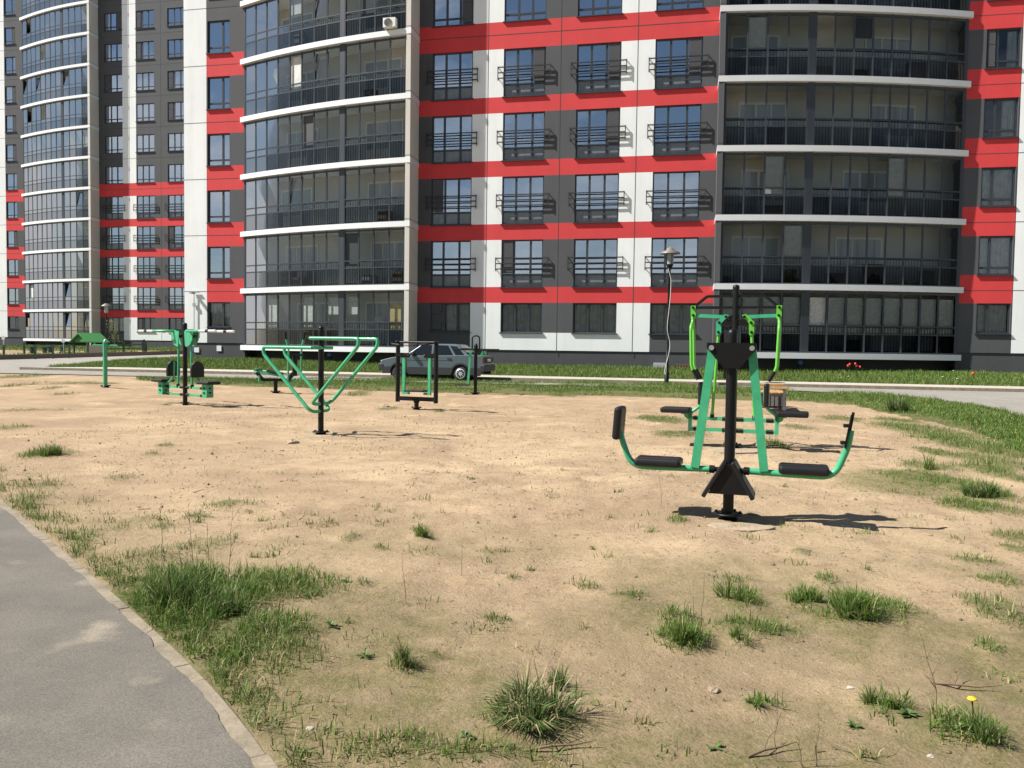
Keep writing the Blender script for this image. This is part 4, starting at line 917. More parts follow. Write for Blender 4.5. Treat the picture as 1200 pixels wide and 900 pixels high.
def slab(T, px, py, rx, ry, label):
    c = on(px, py); m_ = MB(); rd_ = random.Random(px); n = 14
    pg = [(rx*math.cos(2*math.pi*k/n)*rd_.uniform(.75, 1.1), ry*math.sin(2*math.pi*k/n)*rd_.uniform(.75, 1.1)) for k in range(n)]
    m_.prism([(a, b, -.08) for a, b in pg], (0, 0, .088)); o = m_.build('concrete_footing', CONC, None, bevel=.006); o.rotation_euler = (R(.8), 0, 0); o.location = c; o['label'] = label; o['category'] = 'footing'; return o
# leg press in front
T = machine('leg_press_machine', 'green and black double leg press with two hanging seats, nearest machine', 853, 610, -18)
pole(T, 1.61); base(T, .125)
m_ = MB(); m_.tube([(-.03, .03, 1.2), (-.03, .03, 1.615)], .04, 14); m_.build('spindle', BLACK, T)
m_ = MB()
for yy in (-.075, .063): m_.prism([(-.205, yy, 1.505), (.195, yy, 1.505), (.205, yy, 1.46), (.06, yy, 1.29), (-.06, yy, 1.29), (-.205, yy, 1.46)], (0, .012, 0))
m_.build('hanger_plate', BLACK, T)
m_ = MB()
for sx in (-.165, .165): m_.tube([(sx, -.09, 1.462), (sx, .09, 1.462)], .022, 12)
m_.build('pivot_bolt', STEEL, T)
for sg in (-1, 1):
    m_ = MB(); m_.beam((sg*.16, 0, 1.47), (sg*.285, 0, .43), .07, .075, 0, (0, 1, 0)); m_.build('swing_arm', GREEN, T)
    m_ = MB()
    m_.tube(fillet([(sg*.16, 0, .42), (sg*.60, 0, .41), (sg*.84, 0, .41), (sg*.935, 0, .66), (sg*.955, 0, .80)], .2, 8), .027, 12)
    m_.build('seat_tube', GREEN, T)
    m_ = MB(); m_.tube([(sg*.06, 0, .42), (sg*.165, 0, .42)], .022, 10); m_.tube([(sg*.12, 0, .42), (sg*.165, 0, .42)], .034, 12); m_.build('joint', BLACK, T)
    pad(T, (sg*.60, 0, .462), (.40, .28, .07), 'seat')
    if sg < 0: pad(T, (-.955, 0, .79), (.07, .26, .29), 'backrest', R(4))
    else:
        m_ = MB(); m_.beam((0.925, 0, .66), (0.97, 0, .95), .035, .02, 0, (1, 0, 0)); m_.beam((0.91, -.03, .66), (0.955, -.03, .93), .04, .012, 0, (1, 0, 0))
        for z in (.70, .84): m_.tube([(0.90+(z-.66)*.12, -.04, z), (0.88+(z-.66)*.12, -.075, z)], .012, 8); m_.tube([(.87+(z-.66)*.14, 0, z), (.93+(z-.66)*.14, 0, z)], .014, 8)
        o = m_.build('backrest_bracket', BLACK, T); o['label'] = 'bare bracket whose backrest pad is missing'
    m_ = MB(); m_.beam((sg*.03, 0, .50), (sg*.205, 0, .20), .30, .035, 0, (sg*.86, 0, .5)); m_.build('foot_plate', RUBBER, T, bevel=.008)
m_ = MB()
for yy in (-.12, .10): m_.prism([(-.02, yy, .485), (.02, yy, .485), (.165, yy, .23), (-.165, yy, .23)], (0, .02, 0))
m_.build('foot_plate_frame', BLACK, T)
slab(T, 866, 620, .28, .16, 'cracked pale concrete footing under the leg press')
# lat pull machine behind
T = machine('lat_pull_machine', 'tall green pull down machine with lime levers behind the leg press', 858, 526, -20)
pole(T, 2.38, .05); base(T, .14)
m_ = MB()
P_ = [(-.61, 0, 2.06), (-.41, 0, 2.225), (.41, 0, 2.225), (.61, 0, 2.06)]
for i in range(3): m_.beam(P_[i], P_[i+1], .04, .04)
m_.beam((-.61, 0, 2.06), (.61, 0, 2.06), .04, .04); m_.beam((-.26, 0, 1.84), (.26, 0, 1.84), .06, .09); m_.build('top_frame', BLACK, T)
for sg in (-1, 1):
    m_ = MB()
    for yy in (-.03, .02): m_.beam((sg*.61, yy+.005, 2.09), (sg*.605, yy+.005, 1.90), .075, .012, 0, (0, 1, 0))
    for q in (-1, 1): m_.tube(fillet([(sg*.61, q*.02, 1.93), (sg*.615, q*.03, 1.84), (sg*.62, q*.16, 1.78), (sg*.60, q*.16, 1.2), (sg*.57, q*.16, 1.13)], .08, 4), .022, 10)
    lv = m_.build('lever', LIME, T)
    for q in (-1, 1): m_ = MB(); m_.tube([(sg*.573, q*.16, 1.14), (sg*.495, q*.16, 1.0)], .027, 10); m_.build('grip', BLACK, lv)
    m_ = MB(); m_.beam((sg*.605, 0, 1.945), (sg*.13, 0, 1.925), .025, .05); m_.build('link', GREEN, T)
    m_ = MB()
    for yy in (-.035, .023): m_.prism([(sg*(-.0+.09), yy, 1.95), (sg*.15, yy, 1.965), (sg*.27, yy, 1.85), (sg*.27, yy, 1.66), (sg*.20, yy, 1.66), (sg*.195, yy, 1.83)], (0, .012, 0))
    m_.build('rocker', GREEN if sg < 0 else LIME, T)
    m_ = MB()
    for p in ((.61, 2.06), (.605, 1.945), (.13, 1.925), (.225, 1.84), (.235, 1.70)): m_.tube([(sg*p[0], -.055, p[1]), (sg*p[0], .055, p[1])], .02, 10)
    m_.build('bolt', BLACK, T)
    m_ = MB(); m_.tube([(sg*.235, 0, 1.70), (sg*.30, 0, .46)], .022, 10); m_.build('pull_rod', LIME, T)
    m_ = MB()
    for z in (.42, .255):
        m_.beam((sg*.05, 0, z), (sg*.58, 0, z), .05, .05)
    m_.beam((sg*.62, 0, .22), (sg*.62, 0, .5), .05, .06); m_.beam((sg*.58, 0, .255), (sg*.645, 0, .255), .05, .05); m_.beam((sg*.58, 0, .42), (sg*.60, 0, .42), .05, .05)
    m_.build('parallel_arm', GREEN, T)
    m_ = MB()
    for z in (.42, .255):
        for xx in (.10, .52): m_ = MB(); m_.tube([(sg*(xx-.05), 0, z), (sg*(xx+.05), 0, z)], .034, 10); m_.build('arm_joint', BLACK, T)
    m_ = MB(); m_.tube([(sg*.30, -.02, .43), (sg*.30, .02, .49)], .03, 8); m_.build('rod_joint', BLACK, T)
    m_ = MB(); m_.tube(fillet([(sg*.44, 0, .90), (sg*.445, 0, .62), (sg*.62, 0, .49), (sg*.75, 0, .49)], .16, 6), .024, 10); m_.prism([(sg*.58, -.03, .5), (sg*.72, -.03, .5), (sg*.70, -.03, .43), (sg*.65, -.03, .40), (sg*.60, -.03, .43)], (0, .06, 0)); m_.build('seat_tube', GREEN, T)
    pad(T, (sg*.83, 0, .53), (.44, .32, .08), 'seat'); pad(T, (sg*.465, 0, .79), (.07, .30, .34), 'backrest')
slab(T, 862, 529, .42, .30, 'pale concrete footing under the tall pull down machine')
# parallel bars
T = machine('parallel_bars', 'black post with two green bent tube dip bars at different heights', 376, 509.5, -26)
pole(T, 1.70, .045); base(T, .135)
m_ = MB(); m_.lathe([(.0005, -.05), (.035, -.03), (.05, 0), (.035, .03), (.0005, .05)], (0, 0, 1.71), 16); m_.build('ball_cap', BLACK, T)
for sg, zt_, zb_, L_ in ((1, 1.55, .50, .93), (-1, 1.40, .38, .99)):
    path = fillet([(-sg*.02, -.25, zt_), (sg*L_, -.25, zt_), (sg*(L_-.02), -.25, zt_-.12), (0, -.25, zb_), (0, .25, zb_), (sg*(L_-.02), .25, zt_-.12), (sg*L_, .25, zt_), (-sg*.02, .25, zt_)], .13, 6)
    m_ = MB(); m_.tube(path, .028, 12); m_.tube([(-sg*.02, -.25, zt_), (-sg*.02, .25, zt_)], .028, 12)
    o = m_.build('dip_bar', GREEN, T); o['label'] = 'higher pair of bars' if sg > 0 else 'lower pair of bars'
slab(T, 372, 511, .30, .22, 'broad pale concrete footing under the parallel bars')
# air walker
T = machine('air_walker', 'black square frame air walker with two green hanging footrests', 488, 481, -24)
base(T, .12)
m_ = MB(); m_.tube([(0, 0, -.05), (0, 0, .2)], .05, 14); m_.lathe([(.05, .14), (.085, .21)], n=14); m_.build('stand', BLACK, T)
m_ = MB(); m_.beam((-.49, 0, .24), (.49, 0, .24), .08, .09); m_.build('bottom_bar', BLACK, T)
for sg in (-1, 1):
    m_ = MB(); m_.tube([(sg*.49, 0, .16), (sg*.49, 0, 1.52)], .05, 14); m_.lathe([(.05, 1.52), (.03, 1.54), (.005, 1.545)], (sg*.49, 0, 0), 14); m_.build('post', BLACK, T)
    m_ = MB(); m_.beam((sg*.49, 0, 1.22), (sg*.22, 0, 1.22), .09, .07); m_.tube([(sg*.20, 0, 1.20), (sg*.49, 0, 1.20)], .045, 12); m_.build('pivot', BLACK, T)
    m_ = MB(); m_.beam((sg*.33, 0, 1.17), (sg*.33, 0, .34), .065, .05, 0, (0, 1, 0)); m_.beam((sg*.362, 0, .36), (sg*.19, 0, .36), .06, .05); m_.build('swing_arm', GREEN, T)
    m_ = MB(); m_.box(-.12, .12, -.16, .16, -.02, .02); o = m_.build('footrest', RUBBER, T, bevel=.01); o.location = (sg*.125, 0, .42)
m_ = MB(); m_.tube([(-.55, .0, 1.50), (.55, 0, 1.50)], .025, 10)
m_.tube(fillet([(-.49, 0, 1.50), (-.56, -.22, 1.46), (-.3, -.26, 1.44)], .08), .02, 8); m_.tube(fillet([(.49, 0, 1.50), (.42, -.22, 1.46), (.2, -.26, 1.44)], .08), .02, 8); m_.build('handrail', BLACK, T)
# pendulum machine
T = machine('pendulum_machine', 'slim black post with crossbar and a green hanging footrest behind the car side', 557, 462, -12)
pole(T, 1.36, .05); base(T, .15)
m_ = MB(); m_.tube([(-.66, 0, 1.32), (.70, 0, 1.32)], .028, 10); m_.tube([(-.30, -.35, 1.33), (-.30, .35, 1.33)], .03, 10); m_.tube([(.25, -.35, 1.30), (.25, .35, 1.30)], .03, 10); m_.build('crossbar', BLACK, T)
m_ = MB(); m_.tube(fillet([(-.11, 0, 1.30), (-.11, 0, 1.72), (.11, 0, 1.72), (.11, 0, 1.30)], .1, 6), .022, 10); m_.lathe([(.06, 1.34), (.06, 1.44), (.02, 1.50)], n=12); m_.build('hand_loop', BLACK, T)
m_ = MB(); m_.beam((-.13, -.1, 1.27), (-.2, -.1, .30), .06, .05, 0, (0, 1, 0)); m_.beam((-.08, -.1, 1.25), (-.18, -.1, 1.25), .06, .06); m_.build('swing_arm', GREEN, T)
m_ = MB(); m_.beam((.18, .2, 1.27), (.10, .2, 1.12), .1, .05); m_.tube([(.22, .1, 1.22), (.22, .3, 1.22)], .05, 10); m_.build('counter_arm', GREEN, T)
m_ = MB(); m_.box(-.2, .2, -.15, .15, -.015, .015); o = m_.build('footrest', RUBBER, T, bevel=.008); o.location = (-.36, -.1, .28)
# rowing machine
T = machine('rowing_machine', 'low green and black rowing machine seen through the parallel bars', 323, 461, -5)
base(T, .15)
m_ = MB(); m_.tube([(0, 0, -.05), (0, 0, .36)], .055, 12); m_.build('stand', BLACK, T)
m_ = MB(); m_.beam((-.40, 0, .38), (.42, 0, .38), .10, .08); m_.beam((-.38, 0, .38), (-.56, 0, .58), .09, .08); m_.beam((.36, 0, .36), (.56, 0, .62), .09, .10); m_.tube([(.56, 0, .5), (.56, 0, 1.10)], .07, 12); m_.build('frame', BLACK, T)
pad(T, (-.02, 0, .60), (.42, .34, .06), 'seat', R(12))
m_ = MB(); m_.beam((-.5, -.12, .62), (.15, -.12, .5), .05, .05); m_.beam((-.5, .12, .62), (.15, .12, .5), .05, .05); m_.beam((-.52, -.22, .66), (-.52, .22, .66), .07, .09); m_.tube([(-.44, -.1, .32), (-.44, -.1, .5)], .03, 8); m_.tube(fillet([(.2, 0, .42), (.42, 0, .33), (.62, 0, .36)], .1), .03, 8); m_.build('seat_rail', GREEN, T)
for q, xx in ((-1, .42), (1, .68)):
    m_ = MB(); m_.tube(fillet([(xx, q*.16, .34), (xx+.02, q*.16, 1.28), (xx-.06 if q < 0 else xx+.08, q*.16, 1.55)], .1, 4), .028, 10); lv = m_.build('lever', GREEN, T)
    m_ = MB(); a = xx-.055 if q < 0 else xx+.075; m_.tube([(a, q*.16, 1.54), (a-.03 if q < 0 else a+.05, q*.16, 1.75)], .033, 10); m_.build('grip', BLACK, lv)
m_ = MB(); m_.tube([(.36, -.2, 1.10), (.76, .2, 1.10)], .03, 8); m_.build('axle', BLACK, T)
# chest press
T = machine('chest_press_machine', 'black pole chest press with two outward seats and long pale arms, at left', 217, 474, -34)
pole(T, 1.90, .052); base(T, .1)
m_ = MB(); m_.beam((-.30, 0, 1.74), (.30, 0, 1.74), .05, .05); m_.beam((-.32, 0, 1.60), (.32, 0, 1.60), .07, .06); m_.build('top_frame', BLACK, T)
for sg in (-1, 1):
    m_ = MB()
    for yy in (-.09, .07):
        pg = [(sg*.10, yy, 1.72), (sg*.44, yy, 1.74)]+[(sg*(.13+.28*math.cos(a)), yy, 1.60+.25*math.sin(a)) for a in (R(10), R(-20), R(-50), R(-80))]+[(sg*.13, yy, 1.38)]
        m_.prism(pg, (0, .018, 0))
    m_.beam((sg*.30, -.08, 1.70), (sg*.30, .08, 1.70), .2, .03); m_.build('cam_plate', GREEN, T)
    m_ = MB(); m_.tube([(sg*.24, 0, 1.42), (sg*.27, 0, .42)], .028, 10); m_.build('push_rod', GREEN, T)
    for q in (-1, 1):
        m_ = MB(); m_.tube([(sg*.30, q*.07, 1.72), (sg*.40, q*.24, 1.72), (sg*.88, q*.24, 1.72)], .028, 10); ar = m_.build('press_arm', GREEN, T)
        m_ = MB(); m_.tube([(sg*.88, q*.24, 1.72), (sg*1.12, q*.24, 1.72)], .031, 10); m_.tube([(sg*1.22, q*.24, 1.72), (sg*1.46, q*.24, 1.72)], .031, 10); m_.build('sleeve', CHROME, ar)
        m_ = MB(); m_.tube([(sg*1.12, q*.24, 1.72), (sg*1.22, q*.24, 1.72)], .034, 10); m_.build('grip', BLACK, ar)
    m_ = MB()
    for z in (.41, .24): m_.beam((sg*.06, 0, z), (sg*.74, 0, z), .05, .05)
    m_.build('parallel_arm', GREEN, T)
    m_ = MB()
    for z in (.41, .24):
        for xx in (.11, .66): m_ = MB(); m_.tube([(sg*(xx-.06), 0, z), (sg*(xx+.06), 0, z)], .036, 10); m_.build('arm_joint', BLACK, T)
    m_ = MB(); m_.tube([(sg*.27, 0, .40), (sg*.27, 0, .48)], .04, 8); m_.build('rod_joint', BLACK, T)
    m_ = MB(); m_.box(sg*.76 if sg > 0 else -.93, .93 if sg > 0 else -.76, -.09, .09, .21, .50); bxo = m_.build('seat_bracket', GREEN, T)
    m_ = MB()
    for z in (.42, .32): m_.tube([(sg*.845, -.11, z), (sg*.845, .11, z)], .022, 8); m_.tube([(sg*.74, 0, z), (sg*.95, 0, z)], .022, 8)
    m_.build('bolt', BLACK, bxo)
    m_ = MB(); m_.tube(fillet([(sg*.42, 0, 1.0), (sg*.44, 0, .62), (sg*.66, 0, .50), (sg*.80, 0, .50)], .16, 6), .026, 10); m_.build('backrest_tube', GREEN, T)
    pad(T, (sg*.88, 0, .545), (.42, .36, .07), 'seat')
    m_ = MB(); pg = [(sg*.43, -.17, .66), (sg*.43, .17, .66), (sg*.43, .17, .86)]+[(sg*.43, .17*math.cos(a), .86+.17*math.sin(a)) for a in (R(30), R(60), R(90), R(120), R(150))]+[(sg*.43, -.17, .86)]
    m_.prism(pg, (sg*.06, 0, 0)); m_.build('backrest', RUBBER, T, bevel=.012)
# lone green post with a crossbar
T = machine('twister_post', 'lone green post with a short crossbar, farthest left of the machines', 123.5, 455, 5)
m_ = MB(); m_.tube([(0, 0, -.1), (0, 0, 1.37)], .062, 14); m_.lathe([(.062, .5), (.066, .505), (.066, .53), (.062, .535)], n=14); m_.build('post', GREEN, T)
m_ = MB(); m_.tube([(-.36, 0, 1.27), (.36, 0, 1.27)], .026, 10); m_.build('crossbar', GREEN, T)
m_ = MB(); m_.lathe([(.05, 1.37), (.045, 1.41), (.015, 1.45)], n=12); m_.build('cap', STEEL, T)
m_ = MB(); m_.lathe([(.11, -.05), (.11, .02), (.075, .06)], n=14); m_.tube([(-.14, 0, .05), (.14, .04, .06)], .02, 8); m_.build('base_plate', BLACK, T)

# ------------------------------------------------------------------ bench and bin
Bc = on(919, 485.5)
T = thing('bench', 'short wooden bench with armrests and grey metal legs by the verge', 'bench', Bc, R(-14))
m_ = MB()
for k in range(4): m_.box(-.60+k*.165, -.60+k*.165+.15, .06, 1.45, .455, .49)
m_.build('seat', WOOD, T, bevel=.008)
for yy, z in ((.02, .60), (1.45, .62)):
    m_ = MB(); m_.box(-.62, .08, yy-.035, yy+.035, z-.025, z+.03); m_.build('armrest', WOOD, T, bevel=.008)
for xx, yy in ((0, .02), (-.56, .02), (0, 1.45), (-.56, 1.45)):
    m_ = MB(); m_.beam((xx, yy, -.05), (xx, yy, .57), .07, .05, 0, (0, 1, 0)); m_.tube([(xx, yy-.05, .40), (xx, yy+.04, .40)], .02, 8); m_.build('leg', mat('bench_grey', (.09, .09, .092), .5), T)
m_ = MB(); m_.beam((-.6, .1, .43), (.06, .1, .43), .05, .05); m_.beam((-.6, 1.35, .43), (.06, 1.35, .43), .05, .05); m_.build('seat_rail', GREYW, T)
Bn = on(911, 480.5)
T = thing('litter_bin', 'grey slatted litter bin standing behind the wooden bench', 'bin', Bn+Vector((0, .75, 0)), R(-14))
m_ = MB()
for k in range(7): m_.box(-.33+k*.097, -.33+k*.097+.075, -.2, -.17, .04, .42)
for k in range(4): m_.box(-.36, -.33, -.17+k*.09, -.17+k*.09+.07, .04, .42); m_.box(.34, .37, -.17+k*.09, -.17+k*.09+.07, .04, .42)
m_.build('slats', GREYW, T)
m_ = MB(); m_.box(-.32, .33, -.16, .18, .02, .40); m_.build('liner', BLACK, T)
m_ = MB()
for xx in (-.35, .36): m_.beam((xx, .0, -.03), (xx, .0, .46), .06, .06)
m_.build('frame', BLACK, T)

# ------------------------------------------------------------------ street lamp, far lamp
Lc = on(781, 452)
T = thing('street_lamp', 'black street lamp with wide shade and a pale cable wound down its pole', 'street lamp', Lc); T.rotation_euler = (0, R(.35), 0)
m_ = MB(); m_.lathe([(.085, -.1), (.085, .5), (.06, .52), (.05, 2.6), (.042, 4.28), (.06, 4.30), (.10, 4.36), (.13, 4.44)], n=14); m_.build('pole', BLACK, T)
m_ = MB(); m_.lathe([(.13, 4.45), (.135, 4.86)], n=18); m_.build('lantern_glass', mat('clear_plastic', (.30, .32, .32), .2, var=.4, vscale=9), T)
m_ = MB()
for k in range(4): a = k*math.pi/2+.4; m_.beam((.14*math.cos(a), .14*math.sin(a), 4.43), (.14*math.cos(a), .14*math.sin(a), 4.88), .02, .02)
m_.build('cage', BLACK, T)
m_ = MB(); m_.lathe([(.37, 4.83), (.36, 4.87), (.15, 4.97), (.13, 5.02), (.05, 5.07), (.01, 5.09)], n=24); m_.build('shade', mat('lamp_shade_brown', (.17, .15, .13), .5), T)
cp_ = [(-.11, -.11, 4.3), (-.02, -.09, 4.1), (.06, -.09, 3.85), (.05, -.09, 3.3), (.0, -.1, 2.8), (-.06, -.1, 2.3), (-.05, -.1, 2.0), (.07, -.1, 1.65), (.09, -.1, 1.4), (.02, -.12, 1.1), (-.10, -.13, .75), (-.16, -.14, .48), (-.14, -.14, .42), (-.09, -.14, .5)]
sm_ = []
for i in range(len(cp_)-1):
    p0, p1, p2, p3 = [Vector(cp_[min(max(i+k, 0), len(cp_)-1)]) for k in (-1, 0, 1, 2)]
    for k in range(5): t = k/5; sm_.append(.5*((2*p1)+(-p0+p2)*t+(2*p0-5*p1+4*p2-p3)*t*t+(-p0+3*p1-3*p2+p3)*t**3))
m_ = MB(); m_.tube([Vector((q.x*.7, q.y, q.z)) for q in sm_], .012, 7); o = m_.build('cable', mat('pale_cable', (.62, .6, .56), .5), None); o.location = Lc; o.rotation_euler = (0, R(.35), 0); tag(o, 'pale loose cable hanging in a wave along the street lamp pole', 'cable')
p = at(125, 405, 62); zb = float(zt(p.x, p.y))
T = thing('street_lamp', 'distant street lamp with grey shade before the farther tower', 'street lamp', (p.x, p.y, zb)); hz = at(125, 356, 62).z-zb
m_ = MB(); m_.lathe([(.08, 0), (.05, hz-.7)], n=10); m_.build('pole', BLACK, T)
m_ = MB(); m_.lathe([(.1, hz-.7), (.13, hz-.6), (.14, hz-.15)], n=12); m_.build('lantern_glass', mat('clear_plastic', (.55, .58, .58), .2), T)
m_ = MB(); m_.lathe([(.36, hz-.18), (.34, hz-.14), (.1, hz+.02)], n=16); m_.build('shade', mat('lamp_shade_brown', (.17, .15, .13), .5), T)

# ------------------------------------------------------------------ parked car
PAINT = mat('silver_blue_paint', (.10, .138, .155), .36, metal=.2, var=.06, vscale=3, coat=.4)
CLAD = mat('black_plastic_trim', (.03, .03, .032), .55)
CG = mat('car_glass', (.012, .015, .018), .05, spec=.35)
wp = at(505, 442, 31.6); cu_, cs_ = xy2us(wp.x, wp.y)
cx_, cy_ = us2xy(cu_+.03, 30.95); zc = float(zt(cx_, cy_))+.03
T = thing('parked_car', 'old silver blue sedan parked on the road before the tower', 'car', (cx_, cy_, zc), math.pi-A)
# local x: towards the nose; the side we see is local +y after the half turn
def arc(cx, r, n=12): return [(cx+r*math.cos(a), .28+r*math.sin(a)) for a in np.linspace(math.pi, 0, n)]
body = [(-1.98, .36), (-2.08, .46), (-2.08, .66), (-2.04, .70), (-2.05, .92), (-1.98, .965), (-1.45, .985), (1.02, .925), (1.55, .86), (1.95, .765), (2.02, .70), (2.06, .64), (2.06, .42), (1.98, .32)]
bot = [(1.70, .24)]+[(q[0], q[1]) for q in arc(1.30, .345)[::-1]]+[(.9, .22), (-.75, .22)]+[(q[0], q[1]) for q in arc(-1.16, .345)[::-1]]+[(-1.6, .28)]
prof = body+bot
m_ = MB(); hw = .80
m_.prism([(x, -hw, z) for x, z in prof], (0, 2*hw, 0)); m_.build('body', PAINT, T, bevel=.03, seg=3)
gb = [(-1.46, .975), (-1.02, 1.37), (-.9, 1.395), (.30, 1.40), (.42, 1.375), (1.06, .92)]
def tum(z): return .755-.155*max(0, (z-.93))/.47
m_ = MB(); n = len(gb); L_ = [(x, -tum(z), z) for x, z in gb]; R_ = [(x, tum(z), z) for x, z in gb]
m_.add(L_+R_, [tuple(range(n)), tuple(range(2*n-1, n-1, -1))]+[(i, i+n, i+1+n, i+1) for i in range(n-1)]); m_.build('roof', PAINT, T, bevel=.02)
def side_pane(poly, sg): return [(x, sg*(tum(z)+.006), z) for x, z in poly]
panes = [[(.98, .955), (.44, 1.335), (.02, 1.345), (.02, .955)], [(-.06, .955), (-.06, 1.345), (-.62, 1.335), (-.86, .965)], [(-.95, .97), (-.70, 1.325), (-.98, 1.30), (-1.30, .985)]]
for sg in (-1, 1):
    for k, pn_ in enumerate(panes):
        m_ = MB(); m_.prism(side_pane(pn_, sg), (0, -sg*.02, 0)); m_.build('side_window', CG, T)
def cross(x0, z0, x1, z1, f0, f1, off):
    d = Vector((x1-x0, 0, z1-z0)); nn = Vector((-d.z, 0, d.x)).normalized()*off
    a = [(x0, -tum(z0)*f0, z0), (x0, tum(z0)*f0, z0), (x1, tum(z1)*f1, z1), (x1, -tum(z1)*f1, z1)]
    return [Vector(q)+nn for q in a], nn
for nm, ar in (('windscreen', (.46, 1.35, 1.0, .965)), ('rear_window', (-1.40, 1.03, -1.06, 1.335))):
    q, nn = cross(*ar, .90, .88, .008); m_ = MB(); m_.prism(q, -nn*2); m_.build(nm, CG, T)
for nm, x0, x1 in (('front_bumper', 1.90, 2.12), ('rear_bumper', -2.13, -1.90)):
    m_ = MB(); m_.box(x0, x1, -.815, .815, .36, .62); m_.build(nm, CLAD, T, bevel=.04, seg=3)
m_ = MB()
for sg in (-1, 1):
    for a, b in ((-.80, .94), (1.66, 1.95), (-1.95, -1.52)): m_.box(a, b, sg*.80-.008, sg*.80+.012, .24, .50)
    for cx in (1.30, -1.16):
        ins = [(cx+.345*math.cos(t), .28+.345*math.sin(t)) for t in np.linspace(0, math.pi, 13)]; ou = [(cx+.40*math.cos(t), .28+.40*math.sin(t)) for t in np.linspace(math.pi, 0, 13)]
        for i in range(12):
            m_.prism([(ins[i][0], sg*.80-.01, ins[i][1]), (ins[i+1][0], sg*.80-.01, ins[i+1][1]), (ou[11-i][0], sg*.80-.01, ou[11-i][1]), (ou[12-i][0], sg*.80-.01, ou[12-i][1])], (0, .024, 0))
m_.build('side_cladding', CLAD, T)
m_ = MB(); m_.box(-1.6, 1.7, -.6, .6, .16, .30); m_.box(-1.55, -.77, -.72, .72, .25, .62); m_.box(.92, 1.68, -.72, .72, .25, .62); m_.build('underbody', BLACK, T)
TY = mat('tyre', (.02, .02, .02), .85); HUB = mat('hubcap', (.62, .63, .64), .35, metal=.5); RUST = mat('steel_rim', (.35, .33, .30), .5, metal=.4)
for cx in (1.30, -1.16):
    for sg in (-1, 1):
        mt = Matrix.Translation((cx, sg*.70, .28)) @ Matrix.Rotation(R(-90)*sg, 4, 'X')
        m_ = MB(); m_.lathe([(.18, -.08), (.27, -.085), (.285, -.05), (.285, .05), (.27, .085), (.19, .09)], mtx=mt, n=28); wh = m_.build('wheel', TY, T)
        m_ = MB()
        if cx < 0:
            m_.lathe([(.19, .082), (.19, .098), (.16, .104), (.03, .108)], mtx=mt, n=24)
            for k in range(9):
                a = 2*math.pi*k/9; c_ = mt @ Matrix.Rotation(a, 4, 'Z'); m_.prism([c_ @ Vector((.075, -.018, .108)), c_ @ Vector((.15, -.034, .108)), c_ @ Vector((.15, .034, .108)), c_ @ Vector((.075, .018, .108))], (mt.to_3x3() @ Vector((0, 0, .004))), 1)
            m_.build('hubcap', [HUB, BLACK], wh)
        else:
            m_.lathe([(.19, .08), (.175, .095), (.165, .06), (.11, .06), (.09, .09), (.03, .092)], mtx=mt, n=24); m_.build('rim', RUST, wh)
for sg in (-1, 1):
    for xx in (.86, .10-.12, -.95):
        pass
    m_ = MB(); m_.box(-.045, -.03, sg*.80-.004, sg*.80+.004, .50, .93); m_.box(.97, .985, sg*.80-.004, sg*.80+.004, .50, .90); m_.box(-.05, .98, sg*.80-.003, sg*.80+.003, .755, .768); m_.box(-.86, -.04, sg*.80-.003, sg*.80+.003, .755, .768); m_.build('door_seam', BLACK, T)
    for xx in (.05, -.80):
        m_ = MB(); m_.box(xx, xx+.17, sg*.80-.005, sg*.80+.025, .83, .865); m_.build('door_handle', CLAD, T, bevel=.006)
    m_ = MB(); m_.box(.66, .80, sg*.76-.0 if sg > 0 else -.94, .94 if sg > 0 else -.76, .95, 1.06); m_.build('wing_mirror', CLAD, T, bevel=.02)
    m_ = MB(); m_.box(-2.062, -2.03, sg*.68-.11, sg*.68+.11, .72, .90); m_.build('tail_light', mat('tail_red', (.3, .02, .015), .25), T, bevel=.008)
    m_ = MB(); m_.box(2.0, 2.045, sg*.58-.16, sg*.58+.16, .655, .745); m_.build('headlight', mat('headlamp', (.6, .62, .62), .15), T, bevel=.008)
    m_ = MB(); m_.box(-1.78, -1.70, sg*.80-.003, sg*.80+.004, .62, .66); m_.build('side_marker', mat('marker_orange', (.6, .16, .02), .4), T)
m_ = MB(); m_.box(-2.075, -2.05, -.56, .56, .70, .90); m_.build('rear_panel', CLAD, T)
m_ = MB(); m_.box(-2.084, -2.074, -.26, .26, .74, .85); m_.build('number_plate', FRAMEW, T)
m_ = MB()
for sg in (-1, 1): m_.beam((-.75, sg*.48, 1.41), (.1, sg*.48, 1.41), .03, .03)
for xx in (-.6, -.05): m_.box(xx-.02, xx+.02, -.5, .5, 1.405, 1.43)
m_.build('roof_bars', BLACK, T)

# ------------------------------------------------------------------ play yard on the far left
GP = mat('dark_green_post', (.02, .05, .03), .6)
def yard(px, py, Y): q = at(px, py, Y); return Vector((q.x, q.y, float(zt(q.x, q.y))))
